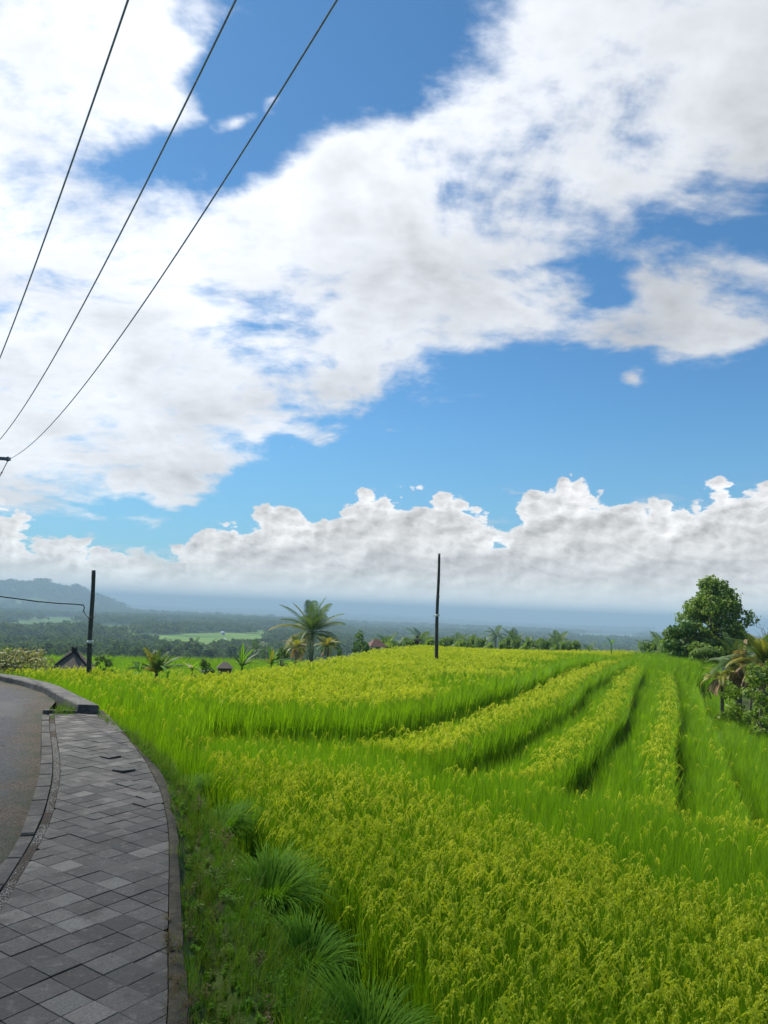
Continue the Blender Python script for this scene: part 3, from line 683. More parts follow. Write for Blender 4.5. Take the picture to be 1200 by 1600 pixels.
def rice_mesh(seed, npan, nbl, H=0.85, spread=.035):
    rg = np.random.default_rng(seed); mb = MB()
    for i in range(nbl):
        a = rg.random()*6.283; rr = spread*rg.random(); blade(mb, (rr*math.cos(a), rr*math.sin(a), 0), a+rg.normal()*.5, H*(0.74+.30*rg.random()), .02+.11*rg.random(), .08+.55*rg.random()**2, .0068)
    for i in range(npan):
        a = rg.random()*6.283; rr = spread*rg.random(); panicle(mb, (rr*math.cos(a), rr*math.sin(a), 0), rg.random()*6.283, H*(0.98+.09*rg.random()), .12+.10*rg.random(), .08+.08*rg.random(), rg)
    return mb.mesh('rice_tuft', [M['rice_leaf'], M['rice_head']])
rice_c = libcol('rice_tuft', [rice_mesh(i, n, 22) for i, n in enumerate((0, 0, 0, 1, 1, 1, 2, 2))])   # sorted: green first
NG, NP = 3, 5
def grass_mesh(seed, n, H, mat, spread, w, lean=.3, curl=1.0):
    rg = np.random.default_rng(seed); mb = MB()
    for i in range(n):
        a = rg.random()*6.283; rr = spread*math.sqrt(rg.random()); blade(mb, (rr*math.cos(a), rr*math.sin(a), 0), a+rg.normal()*.8, H*(.5+.7*rg.random()), lean*rg.random(), curl*rg.random(), w)
    return mb.mesh('grass_tuft', [mat])
def weed_mesh(seed, n, H, mat):
    rg = np.random.default_rng(seed); mb = MB()
    for i in range(n):
        a = rg.random()*6.283; L = H*(.5+.6*rg.random()); ln = .6*rg.random(); st = np.array([[0, 0, 0], [math.cos(a)*L*math.sin(ln)*.5, math.sin(a)*L*math.sin(ln)*.5, L*.5], [math.cos(a)*L*math.sin(ln), math.sin(a)*L*math.sin(ln), L*.9]])
        mb.tube(st, [.0015, .0012, .0008], 3, 0, False); Q = []
        for k in range(9):
            s = .25+.75*rg.random(); p = st[0]*(1-s)+st[2]*s; d = rg.normal(size=3); d[2] = abs(d[2])*.3; d /= np.linalg.norm(d); sd = np.cross(d, [0, 0, 1.]); sd /= np.linalg.norm(sd); l = .012+.02*rg.random()
            Q.append([p, p+d*l*.5+sd*l*.3, p+d*l, p+d*l*.5-sd*l*.3])
        mb.quads(np.array(Q))
    return mb.mesh('weed_tuft', [mat])
grass_c = libcol('grass_tuft', [grass_mesh(1, 22, .16, M['grass_blade'], .04, .004), grass_mesh(2, 26, .22, M['weed'], .05, .004), weed_mesh(3, 8, .16, M['weed']), weed_mesh(4, 9, .12, M['grass_blade']), weed_mesh(5, 7, .17, M['dry']), grass_mesh(6, 14, .16, M['dry'], .04, .003)])
def scatter(name, P, idx, rot, scl, coll, label, cat):
    me = bpy.data.meshes.new(name); me.from_pydata(P.tolist(), [], [])
    for nm, ty, arr in (('idx', 'INT', idx), ('rot', 'FLOAT_VECTOR', rot), ('scl', 'FLOAT_VECTOR', scl)):
        at = me.attributes.new(nm, ty, 'POINT'); at.data.foreach_set('vector' if ty == 'FLOAT_VECTOR' else 'value', np.asarray(arr).ravel().astype(np.int32 if ty == 'INT' else np.float32))
    o = bpy.data.objects.new(name, me); COL.objects.link(o)
    ng = bpy.data.node_groups.new(name+'_scatter', 'GeometryNodeTree')
    ng.interface.new_socket('Geometry', in_out='INPUT', socket_type='NodeSocketGeometry'); ng.interface.new_socket('Geometry', in_out='OUTPUT', socket_type='NodeSocketGeometry')
    gi = ng.nodes.new('NodeGroupInput'); go = ng.nodes.new('NodeGroupOutput'); ip = ng.nodes.new('GeometryNodeInstanceOnPoints'); ci = ng.nodes.new('GeometryNodeCollectionInfo')
    ci.inputs[0].default_value = coll; ci.inputs['Separate Children'].default_value = True; ci.inputs['Reset Children'].default_value = True
    def na(nm, ty):
        x = ng.nodes.new('GeometryNodeInputNamedAttribute'); x.data_type = ty; x.inputs[0].default_value = nm; return [s_ for s_ in x.outputs if s_.enabled and s_.name == 'Attribute'][0]
    L = ng.links.new; L(gi.outputs[0], ip.inputs['Points']); L(ci.outputs[0], ip.inputs['Instance']); ip.inputs['Pick Instance'].default_value = True
    L(na('idx', 'INT'), ip.inputs['Instance Index']); L(na('rot', 'FLOAT_VECTOR'), ip.inputs['Rotation']); L(na('scl', 'FLOAT_VECTOR'), ip.inputs['Scale']); L(ip.outputs[0], go.inputs[0])
    md = o.modifiers.new('scatter', 'NODES'); md.node_group = ng
    return tag(o, label, cat, kind='stuff')
def jgrid(x0, x1, y0, y1, s):
    X, Y = np.meshgrid(np.arange(x0, x1, s), np.arange(y0, y1, s)); X = X.ravel(); Y = Y.ravel()
    return X+rng.uniform(-.42, .42, X.size)*s, Y+rng.uniform(-.42, .42, Y.size)*s
def inview(x, y, m=2.5): return (np.abs(x) < 0.56*y+m) & (y > 1.0)
# where the rice carries ripe heads
def on_rice(px, py):
    z = -.15
    for _ in range(12): x = atz(px, py, z).x; z = 0.6*z+0.4*(-0.05-0.12*max(0, min(x+1.5, 10)))
    return w2(px, py, z)
Y1 = [on_rice(*p) for p in ((240, 1150), (330, 1160), (450, 1165), (600, 1195), (700, 1233), (804, 1258), (908, 1296), (1017, 1337), (1200, 1396), (1400, 1470))]
def ripe(x, y, fld):
    n = fbm(x, y, 1.6, 3, 12); n2_ = fbm(x, y, .5, 2, 15)
    if fld == 0:                                     # near paddy
        s = -sdist(x, y, Y1)                         # positive = near side
        p = 0.10+0.72*sstep(s+n*.5, -0.25, 0.45)
        e = sdist(x, y, LIPS[4]);
        w = np.where(x < -3.0, sstep(n+.05, -.1, .35)*.5, p)*1.0
        wr = np.clip(1-np.abs(x-5.0-(y-9.5)*(-.8))/1.2, 0, 1)*sstep(x, 3.2, 4.5)*sstep(y, 7.0, 8.5)
        return np.clip(np.maximum(w, wr*.7), 0, 1)
    if fld == 1:                                     # big upper field
        s = sdist(x, y, LIPS[0]); p = 0.25+0.72*sstep(s+n*1.6, 0.35, 1.3)
        left = sstep(-x, 1.8, 4.2)*(1-sstep(y+.5*(x+4), 15, 18.5)); return np.clip(p*(1-.85*left)*(0.75+.5*sstep(n, -.3, .3)), 0, 1)
    i = fld-1                                        # terrace below lip i-1, above lip i
    if i <= 4:
        s = sdist(x, y, LIPS[i]); wdt = (1.0, 0.85, 0.40, 0.30, 0.16)[i]; fade = (1-sstep(y, 33, 37))*(1.0, 1, .95, .85, .25)[i]
        p = fade*(1-sstep(s+n2_*.5, wdt*.6, wdt*1.15)); return np.clip(p+.10*(i == 1)+.01+.08*(n > .4), 0, 1)
    return 0.02+0*x
names = ['foreground paddy of ripening rice with drooping yellow heads beside the grass verge', 'large upper paddy of yellow-green rice around the central bamboo pole', 'narrow rice terrace with a broad yellow rim just below the big paddy',
         'second rice terrace, green with a yellow outer rim', 'third rice terrace, mostly green with a thin ragged yellow rim', 'fourth rice terrace, bright green and narrowing uphill', 'rightmost green rice slope beside the palms']
parts = {k: [] for k in range(7)}
for (y0, y1, s_) in ((1.0, 7.0, .078), (7.0, 12, .098), (12, 20, .125), (20, 47, .165)):
    X, Y = jgrid(-14, 27, y0, y1, s_)
    m = inview(X, Y) & inside(X, Y, FIELD) & (gaps(X, Y) < .5); X, Y = X[m], Y[m]
    lev = np.zeros(X.shape, int)
    for pl in LIPS: lev += (sdist(X, Y, pl) < 0).astype(int)
    G = sdist(X, Y, [(-1.6, 12.1), (0.4, 11.0), (2.3, 10.9), (4.2, 11.2), (5.2, 10.4), (9, 9.4), (20, 8)])
    isnear = (G < 0) & ((X > -1.4) | (Y < 11.5)) & ~((X < -1.5) & (Y > 11.8))
    fid = np.where(isnear, 0, lev+1)
    for k in range(7):
        mk = fid == k; x, y = X[mk], Y[mk]
        if not len(x): continue
        p = ripe(x, y, k); parts[k].append((x, y, p, np.full(x.shape, s_)))
for k in range(7):
    if not parts[k]: continue
    x, y, p, s_ = [np.concatenate(a) for a in zip(*parts[k])]
    z = rice_top(x, y)-.85-.02; n = len(x)
    yel = rng.random(n) < p
    idx = np.where(yel, NG+np.minimum(NP-1, (rng.random(n)*NP*(0.55+.5*p)+p*.8).astype(int)), rng.integers(0, NG, n))
    idx = np.clip(idx, 0, NG+NP-1)
    sc = (0.95+.07*rng.random(n)+.07*fbm(x, y, 1.1, 2, 31))
    wd = np.where(s_ > .16, 1.6, np.where(s_ > .12, 1.3, 1.0))*sc
    scl = np.stack([wd, wd, sc], 1)
    rot = np.stack([rng.normal(size=n)*.06, rng.normal(size=n)*.06, rng.random(n)*6.283], 1)
    scatter('rice_field', np.stack([x, y, z], 1), idx, rot, scl, rice_c, names[k], 'rice field')
# the two lower paddies behind the left edge
def lower(x0, x1, y0, y1, s_, poly, top, ripeness, label):
    X, Y = jgrid(x0, x1, y0, y1, s_); m = inside(X, Y, poly) & inview(X, Y, 4); X, Y = X[m], Y[m]; n = len(X)
    yel = rng.random(n) < ripeness; idx = np.where(yel, NG+rng.integers(1, NP, n), rng.integers(0, NG, n)); sc = .95+.15*rng.random(n)
    zz = zground(X, Y)
    scatter('rice_field', np.stack([X, Y, zz], 1), idx, np.stack([0*X, 0*X, rng.random(n)*6.283], 1), np.stack([sc*1.7, sc*1.7, sc], 1), rice_c, label, 'rice field')
def pol(a0, a1, r0, r1, n=12):
    a = np.radians(np.linspace(a0, a1, n)); return [(r0*math.sin(t), r0*math.cos(t)) for t in a]+[(r1*math.sin(t), r1*math.cos(t)) for t in a[::-1]]
lower(-26, -4, 22, 43, .33, pol(-25, -12, 29, 38), -1.6, .75, 'lower paddy of yellow rice behind the left bamboo pole')
lower(-60, 2, 38, 86, .5, pol(-30, -4, 50, 84), -3.5, .08, 'bright green lower paddy beyond the left edge of the field')
# verge
X, Y = jgrid(-5, 1.6, 1.8, 11.0, .040)
s = -sdist(X, Y, PEDGE); sv = sdist(X, Y, RICE_L); m = (s > -0.16) & ((s > 0.0) | ((Y < 4.4) & (rng.random(X.size) < .30)) | (rng.random(X.size) < .5*np.clip(1+s/.16, 0, 1))) & (sv > -0.12) & (rng.random(X.size) < .75); X, Y, s, sv = X[m], Y[m], s[m], sv[m]
n = len(X); t_ = s/(s+np.maximum(sv, 0)+1e-3); r_ = rng.random(n); t_ = np.clip(t_, 0, 1); drift = fbm(X, Y, .6, 2, 44)
idx = np.where(r_ < .30+.25*t_, 0, np.where(r_ < .60+.1*t_, 1, np.where(r_ < .74, 2, 3)))
idx = np.where((rng.random(n) < .12*(1-sstep(t_+drift*.3, .12, .55))), np.where(rng.random(n) < .5, 4, 5), idx)
sc = (.45+.5*rng.random(n)+.4*(rng.random(n) < .06))*(0.6+.45*sstep(t_, 0, .5))
scatter('verge_grass', np.stack([X, Y, zground(X, Y)-.01], 1), idx, np.stack([rng.normal(size=n)*.2, rng.normal(size=n)*.2, rng.random(n)*6.28], 1), np.stack([sc]*3, 1), grass_c, 'short grass and weeds on the bank between pavement and rice', 'grass')

wx, wy = WIN[0]; X = wx+rng.normal(size=60)*.10-.18; Y = wy+rng.normal(size=60)*.16+.10; n = 60
scatter('kerb_weeds', np.stack([X, Y, np.full(n, -.03)], 1), rng.integers(0, 4, n), np.stack([0*X, 0*X, rng.random(n)*6.28], 1), np.stack([.4+.5*rng.random(n)]*3, 1), grass_c, 'weeds in the corner between the low wall and the road', 'weeds')
X, Y = jgrid(-2, 18, 11.5, 36, .10); m = (gaps(X, Y) > .5) & (rng.random(X.size) < .8); X, Y = X[m], Y[m]; n = len(X); sc = .8+1.0*rng.random(n)
scatter('bund_grass', np.stack([X, Y, zground(X, Y)-.01], 1), np.where(rng.random(n) < .5, 0, 1), np.stack([rng.normal(size=n)*.2, rng.normal(size=n)*.2, rng.random(n)*6.28], 1), np.stack([sc]*3, 1), grass_c, 'low grass on the narrow bunds between the rice terraces', 'grass')

yy_ = rng.uniform(3.0, 3.95, 34); xx_ = np.interp(yy_, [p[1] for p in PR], [p[0] for p in PR])+np.abs(rng.normal(size=34))*.05; n = 34
scatter('dry_weeds', np.stack([xx_, yy_, np.zeros(n)], 1), rng.integers(4, 6, n), np.stack([rng.normal(size=n)*.8, rng.normal(size=n)*.8, rng.random(n)*6.28], 1), np.stack([.22+.25*rng.random(n)]*3, 1), grass_c, 'dry brown weeds straggling over the pavement edging', 'weeds')
# ------------------------------------------------------------------ plants and things
def leafcloud(mb, blobs, n, size, rg, mi=0, aspect=1.6, hang=0.0, shell=0.55):
    """leaf faces spread through lumps (cx,cy,cz,rx,ry,rz)"""
    B = np.asarray(blobs, float); vol = B[:, 3]*B[:, 4]*B[:, 5]; w = vol**.7; w /= w.sum(); k = rg.choice(len(B), n, p=w)
    d = rg.normal(size=(n, 3)); d /= np.linalg.norm(d, axis=1)[:, None]
    r = shell+(1-shell)*rg.random(n)**.7; r *= 1+.12*rg.normal(size=n)
    P = B[k, :3]+d*r[:, None]*B[k, 3:]
    nr = d+rg.normal(size=(n, 3))*.55; nr /= np.linalg.norm(nr, axis=1)[:, None]
    u = np.cross(nr, rg.normal(size=(n, 3))); u[:, 2] -= hang; u /= np.linalg.norm(u, axis=1)[:, None]; v = np.cross(nr, u)
    l = size*(.6+.8*rg.random(n)); a = (l*aspect/2)[:, None]; b = (l/2)[:, None]
    mb.quads(np.stack([P-u*a, P-v*b+u*a*.1, P+u*a, P+v*b+u*a*.1], 1), mi)
def limb(mb, a, b, r0, r1, rg, seg=6, n=6, wob=.08):
    a = np.asarray(a, float); b = np.asarray(b, float); t = np.linspace(0, 1, n)[:, None]; L = np.linalg.norm(b-a)
    P = a*(1-t)+b*t+rg.normal(size=(n, 3))*wob*L*np.sin(t*math.pi)*.5; mb.tube(P, np.linspace(r0, r1, n), seg, 0, False)
def tree(name, label, cat, loc, H, W, nleaf, lsize, seed, group=None, mats=('tree_leaf', 'bark'), base=.25, nb=26, light=None, shape=1.0, ntrunk=1):
    rg = np.random.default_rng(seed); t = thing(name, label, cat, loc, 0, group)
    tm = MB(); tops = []
    for s in range(ntrunk):
        o = rg.normal(size=2)*.1*W*(ntrunk > 1); limb(tm, (o[0], o[1], -.15), (o[0]*2+rg.normal()*.04*W, o[1]*2, H*.72), .030*H, .010*H, rg, 8, 8, .05)
    blobs = []
    for i in range(nb):
        h = base+(.93-base)*rg.random(); wr = math.sin(min(1, (1-h)*1.7+.12)*math.pi/2)**shape*W/2*(.45+.5*rg.random()); a = rg.random()*6.283
        c = np.array([wr*math.cos(a), wr*math.sin(a), h*H]); rr = (.085+.11*rg.random())*min(W, H)*(.7 if h > .85 else 1)
        blobs.append((*c, rr*1.15, rr*1.15, rr*.8))
        if i % 2 == 0: limb(tm, (0, 0, max(.1, h*H*.62)), c, .010*H, .003*H, rg, 5, 5)
    blobs.append((0, 0, H*.9, W*.13, W*.13, H*.09))
    tm.obj('trunk', M[mats[1]], t, smooth=True)
    cm = MB(); leafcloud(cm, blobs, nleaf, lsize, rg, shell=.68)
    cr = cm.obj('crown', M[mats[0]], t)
    if light:
        lm = MB(); lb = [b for b in blobs if rg.random() < light][:6]
        if lb: leafcloud(lm, [(b[0], b[1], b[2]+b[5]*.3, b[3]*1.03, b[4]*1.03, b[5]*1.03) for b in lb], int(nleaf*.10), lsize*1.05, rg, 0, shell=.8); lm.obj('young_leaves', M['tree_leaf_light'], t)
    return t
def frond_mb(mb, az_, L, up, droop, n, ll, rg, mi=0, w=.035, hang=.7, twist=0.0, origin=(0, 0, 0), stalk=.12):
    t = np.linspace(0, 1, 12); th = up-droop*t**1.3             # elevation angle along the rib
    ds = L/11; r_ = np.r_[0, np.cumsum(np.cos(th[:-1])*ds)]; z_ = np.r_[0, np.cumsum(np.sin(th[:-1])*ds)]
    ca, sa = math.cos(az_), math.sin(az_); O = np.asarray(origin, float); P = O+np.stack([r_*ca, r_*sa, z_], 1)
    mb.tube(P, np.linspace(.022*L/3, .004, 12)+.002, 4, mi, False)
    Q = []; side = np.array([-sa, ca, 0.])
    for k in range(n):
        s = stalk+(1-stalk)*(k+.5)/n; i0 = s*11; i = min(int(i0), 10); f = i0-i; p = P[i]*(1-f)+P[i+1]*f; fw = P[i+1]-P[i]; fw /= np.linalg.norm(fw); upv = np.cross(fw, side)*-1; upv = upv if upv[2] > 0 else -upv
        l = ll*math.sin(math.pi*min(1, (s*.86+.12)))**.6*(.85+.3*rg.random())
        for sg in (-1, 1):
            d = side*sg*.85+fw*.55+upv*.25; d /= np.linalg.norm(d); d2 = d*(1-hang*.6)+np.array([0, 0, -hang]); d2 /= np.linalg.norm(d2)
            m_ = p+d*l*.45; e = m_+d2*l*.55; wv = fw*w*.5*(.8+.4*rg.random())
            Q.append([p-wv*.6, p+wv*.6, m_+wv, m_-wv]); Q.append([m_-wv, m_+wv, e+wv*.15, e-wv*.15])
    mb.quads(np.array(Q), mi)
def palm(name, label, loc, trunk, L, nf, seed, group=None, rad=.11, mats=('frond',), n=34, ll=None, upr=(1.45, -.15), droopr=(.5, 1.5), lean=.05, skirt=0, cat='palm', w=.035, parts_=True):
    rg = np.random.default_rng(seed); t = thing(name, label, cat, loc, 0, group)
    top = np.array([lean*trunk, .3*lean*trunk, trunk]); ss_ = np.linspace(0, 1, 10)[:, None]
    tm = MB(); P = np.array([[0, 0, -.2]])*(1-ss_)+top*ss_+np.array([[lean*trunk*.3, 0, 0]])*np.sin(ss_*math.pi); tm.tube(P, np.linspace(rad*1.35, rad*.8, 10), 8, 0, True)
    tm.obj('trunk', M['bark'], t, smooth=True)
    ll = ll or L*.24
    cr = MB()
    for i in range(nf):
        f = (i+.5)/nf; up = upr[0]*(1-f)+upr[1]*f+rg.normal()*.08; dr = droopr[0]+(droopr[1]-droopr[0])*f+rg.normal()*.12; a = i*2.39996+rg.normal()*.15
        mi = 0
        if len(mats) > 1 and rg.random() < .25+.4*f: mi = rg.integers(1, len(mats))
        frond_mb(cr, a, L*(.8+.3*rg.random())*(1 if f > .15 else .8), up, dr, n, ll, rg, mi, w, hang=.35+.5*f, origin=top)
    cr.obj('crown', [M[m] for m in mats], t)
    if skirt:
        sk = MB()
        for i in range(skirt): frond_mb(sk, rg.random()*6.283, L*(.6+.25*rg.random()), -.35-rg.random()*.5, .9, n, ll*.8, rg, 0, w, hang=.9, origin=top-np.array([0, 0, .08]))
        sk.obj('dead_fronds', M['frond_brown'], t)
    return t
def bigleaf(mb, az_, L, W, up, droop, origin=(0, 0, 0), mi=0, fold=.25):
    t = np.linspace(0, 1, 9); th = up-droop*t**1.4; ds = L/8; r_ = np.r_[0, np.cumsum(np.cos(th[:-1])*ds)]; z_ = np.r_[0, np.cumsum(np.sin(th[:-1])*ds)]
    ca, sa = math.cos(az_), math.sin(az_); P = np.asarray(origin, float)+np.stack([r_*ca, r_*sa, z_], 1)
    wd = W/2*np.array([.06, .08, .7, .95, 1, .97, .85, .55, .03]); side = np.array([-sa, ca, 0]); up_ = np.stack([-np.sin(th)*ca, -np.sin(th)*sa, np.cos(th)], 1)
    for sg in (-1, 1):
        E_ = P+side*sg*wd[:, None]+up_*wd[:, None]*fold; mb.quads(np.stack([P[:-1], P[1:], E_[1:], E_[:-1]], 1), mi)
    mb.tube(P, np.linspace(.018, .004, 9)*L, 4, mi, False)
def banana(name, label, loc, H, nl, seed, L=1.0, W=.3, group=None, mats=('banana',), upr=(1.4, .4), cat='banana plant', droop=(.4, 1.5)):
    rg = np.random.default_rng(seed); t = thing(name, label, cat, loc, 0, group); m = MB(); m.tube([(0, 0, -.15), (0, 0, H*.5), (.02, 0, H)], [.07*L+.02, .06*L+.01, .035*L], 8, 0, False); m.obj('stem', M['banana'], t, smooth=True)
    c = MB()
    for i in range(nl):
        f = i/max(1, nl-1); bigleaf(c, i*2.4+rg.normal()*.3, L*(.75+.4*rg.random()), W*(.8+.4*rg.random()), upr[0]*(1-f)+upr[1]*f, droop[0]+(droop[1]-droop[0])*f, (0, 0, H*(.95)), rg.integers(0, len(mats)))
    c.obj('leaves', [M[x] for x in mats], t); return t
def spot(px, pytop, r, sink=0.0):
    p = atd(px, pytop, r); z = z1(p.x, p.y); return (p.x, p.y, z-sink), p.z-z

# bamboo poles
def bamboo(label, base_px, top_px, r, rb, rt, zb, bands):
    p = atd(*base_px, r); q_ = atd(*top_px, r); z = z1(p.x, p.y)
    t = thing('bamboo_pole', label, 'pole', (p.x, p.y, z), 0, 'bamboo poles standing in the rice'); a = np.array([(p.x-q_.x)*0, 0, 0]); top = np.array(q_)-np.array((p.x, p.y, z)); foot = np.array(p)-np.array((p.x, p.y, z))
    L = top[2]; n = 26; s = np.linspace(0, 1, n); base = foot-(top-foot)*(foot[2]/(top[2]-foot[2]+1e-6)); base[2] = -.3
    P = base+(top-base)*s[:, None]+np.stack([.012*np.sin(s*9), 0*s, 0*s], 1); rad = rb+(rt-rb)*s; rad = rad*(1+.06*(np.arange(n) % 4 == 0))
    m = MB(); m.tube(P, rad, 10); m.obj('culm', M['bamboo_pole'], t, smooth=True)
    for (py, thick, mat) in bands:
        f = (base_px[1]-py)/(base_px[1]-top_px[1]); c_ = foot+(top-foot)*f; rr = rb+(rt-rb)*f+.012; b = MB()
        b.tube([c_+np.array([0, 0, -thick]), c_, c_+np.array([0, 0, thick])], [rr, rr*1.15, rr], 10)
        if mat == 'band': b.tube([c_+np.array([-rr, -.01, 0]), c_+np.array([-rr*1.7, -.02, -.02]), c_+np.array([-rr*1.9, -.02, -.07])], .014, 5)
        b.obj('tie', M[mat], t)
    return t
bamboo('dark weathered bamboo pole standing in the green rice at the left, by a thatched roof', (139.5, 1049), (146, 891), 19.7, .064, .046, 0, [(1003, .035, 'band'), (965, .012, 'wood')])
bamboo('tall thin dark bamboo pole in the middle of the upper yellow rice field', (681.5, 1028), (686, 865), 26.0, .072, .042, 0, [(962, .035, 'band'), (933, .012, 'wood')])

# utility pole, cross-arm and the three overhead lines
P3 = Vector((-10.124, 19.532, 5.147)); ARM = Vector((-math.cos(-.104), math.sin(-.104), .020))
pc = P3+ARM*0.70; up_t = thing('utility_pole', 'steel cross-arm and brace of the concrete power pole at the left edge of the photo', 'utility pole', (pc.x, pc.y+.12, z1(pc.x, pc.y)))
o_ = Vector(up_t.location); m = MB(); hz_ = pc.z-o_.z
m.tube([(0, 0, -.5), (0, 0, hz_*.5), (0, 0, hz_+.35)], [.16, .13, .10], 14); m.obj('pole', M['concrete_pole'], up_t, smooth=True)
m = MB(); a0 = P3-o_-ARM*.05; a1 = a0+ARM*1.65; mid = (a0+a1)/2; m.box(mid, ((a1-a0).length, .07, .085), math.atan2(ARM.y, ARM.x)); arm_o = m.obj('crossarm', M['steel'], up_t)
for s_ in (0.0, .674, 1.421):
    m = MB(); c_ = P3-o_+ARM*s_; m.tube([c_+Vector((0, -.02, -.05)), c_+Vector((0, -.04, .0)), c_+Vector((0, -.06, .045)), c_+Vector((0, -.06, .075))], [.035, .06, .045, .02], 10)
    m.obj('insulator', M['steel' if s_ == 0 else 'porcelain'], up_t, smooth=True)
m = MB(); c_ = P3-o_; m.tube([c_+Vector((.0, -.02, -.04)), c_+Vector((-.18, .03, -.42)), c_+Vector((-.26, .05, -.62))], [.012, .012, .012], 6)
m.tube([c_+Vector((-.15, .03, -.34)), c_+Vector((-.17, .03, -.39))], [.022, .022], 6); m.tube([c_+Vector((-.26, .05, -.56)), c_+Vector((-.30, .06, -.66))], [.03, .03], 8); m.obj('brace', M['steel'], up_t, smooth=True)
for s_, lab in ((0.0, 'grey overhead power line ending at the tip of the cross-arm, rightmost of the three'), (.674, 'grey overhead power line between the other two'), (1.421, 'grey overhead power line, leftmost and steepest of the three')):
    tt = np.linspace(0, 34, 120); b_ = P3+ARM*s_+Vector((0, 0, .045 if s_ else 0)); tw = .012
    PP = np.stack([b_.x+tt*math.sin(.5824), b_.y-tt*math.cos(.5824), b_.z-.09235*tt+.00814*tt*tt], 1)
    m = MB(); m.tube(PP, .0085, 6); tag(m.obj('power_line', M['cable'], smooth=True), lab, 'power line', 'overhead power lines')
# thin black cable that ends beside the left pole
m = MB(); cp_ = [(-60, 925), (0, 932), (30, 936), (60, 940), (95, 943), (118, 944), (130, 945.5), (132, 949), (130.5, 954), (133, 960), (139.5, 967)]
m.tube([tuple(atd(*p, 19.6)) for p in cp_], [.014]*9+[.008, .005], 6); tag(m.obj('cable', M['black_cable'], smooth=True), 'thin black cable sagging in from the left to the dark bamboo pole', 'cable')

# shelters and shrine
def roof(mb, w, d, h, z0, mi=0, over=.0):
    n = 9; x = w/2; y = d/2; rd = w*.12
    V = [(-x, -y, z0), (x, -y, z0), (x, y, z0), (-x, y, z0), (-rd, 0, z0+h), (rd, 0, z0+h)]
    V += [(a*.92, b*.92, c-.06*h) for a, b, c in V[:4]]
    mb.add(V, [(0, 1, 5, 4), (1, 2, 5), (2, 3, 4, 5), (3, 0, 4), (0, 6, 7, 1), (1, 7, 8, 2), (2, 8, 9, 3), (3, 9, 6, 0), (9, 8, 7, 6)], mi)
def shelter(name, label, px, pytop, r, w, rh, mat, wall_mat, cat='hut', rz=0.0, ridge=None):
    loc, H = spot(px, pytop, r); t = thing(name, label, cat, loc, rz); m = MB(); roof(m, w, w*.85, rh, H-rh); rf = m.obj('roof', M[mat], t)
    if ridge:
        m = MB(); zt = H
        for k in range(4):
            a = math.pi/2*k+math.pi/4; sx, sy = math.cos(a)*w*.68, math.sin(a)*w*.58
            m.tube([(0, 0, zt), (sx*.5, sy*.5, zt-rh*.5+.03), (sx, sy, zt-rh+.01)], [.05, .05, .035], 6)
        m.tube([(0, 0, zt-.05), (0, 0, zt+.16)], [.09, .13], 8); m.tube([(-.12, 0, zt+.2), (0, 0, zt+.12), (.12, 0, zt+.2)], [.03, .04, .03], 6)
        m.obj('ridge_cap', M['dark_thatch'], rf)
    for sx in (-1, 1):
        for sy in (-1, 1):
            m = MB(); m.tube([(sx*w*.36, sy*w*.3, -.2), (sx*w*.36, sy*w*.3, H-rh+.04)], .045, 8); m.obj('post', M['wood'], t)
    m = MB(); m.box((0, w*.3, (H-rh)*.5), (w*.7, .05, (H-rh)*.95)); m.obj('back_wall', M[wall_mat], t); return t
shelter('thatched_shrine', 'small thatched shrine roof with a dark palm-fibre ridge left of the bamboo pole', 116, 1018, 36, 1.75, .75, 'thatch', 'stone', 'shrine', .25, ridge=1)
shelter('field_hut', 'small brown-roofed field hut poking up right of the green bushes', 588, 999, 66, 1.7, .6, 'tile_roof', 'wood', 'hut', .4)
shelter('thatched_shelter', 'tiny thatched shelter roof behind the spiky plants at left', 352, 1034, 44, .95, .34, 'thatch', 'wood', 'hut', .2)
loc, H = spot(652, 992, 37.6); t = thing('stone_shrine', 'small dark stone shrine standing on the far edge of the upper rice field', 'shrine', loc)
H = max(H, 1.0); m = MB(); m.box((0, 0, H*.3), (.30, .30, H*.62)); m.box((0, 0, H*.62), (.38, .38, .05)); m.obj('pedestal', M['stone'], t)
m = MB(); m.box((0, 0, H*.74), (.20, .20, H*.2)); m.obj('niche', M['stone'], t); m = MB(); m.box((0, 0, H*.87), (.42, .42, .09), taper=.5); m.box((0, 0, H*.95), (.14, .14, .10), taper=.3); m.obj('roof', M['dark_thatch'], t)

# the big palm group on the left skyline
loc, H = spot(486, 990, 60)
palm('coconut_palm', 'large coconut palm rising alone over the left edge of the rice field', loc, H, 3.55, 28, 11, rad=.17, mats=('frond', 'frond', 'frond_yellow'), n=64, ll=.72, upr=(1.5, -.3), droopr=(.35, 1.5), lean=.03, w=.034, skirt=3)
loc, H = spot(462, 1012, 55); palm('small_palm', 'low palm with drooping brown skirt left of the coconut palm trunk', loc, max(H, .8), 1.25, 15, 12, None, .09, ('frond_yellow', 'frond_brown', 'frond'), 26, .32, (1.3, -.3), (.6, 1.8), .02, 7, 'palm', .04)
loc, H = spot(511, 1010, 56); palm('small_palm', 'low yellow-green palm right of the coconut palm trunk', loc, max(H, .8), 1.15, 16, 13, None, .08, ('frond_yellow', 'frond'), 26, .3, (1.3, -.1), (.6, 1.7), .02, 3, 'palm', .04)
loc, H = spot(562, 982, 60); tree('green_bush', 'rounded bright green bush right of the coconut palm', 'bush', loc, H, 3.4, 5200, .13, 21, mats=('bush_leaf', 'bark'), base=.1, nb=30, light=.3)
loc, H = spot(567, 1008, 52); tree('green_bush', 'small cone-shaped light green bush before the big bush', 'bush', loc, max(H, 1.2), .9, 900, .09, 22, mats=('tree_leaf_light', 'bark'), base=.1, nb=12)
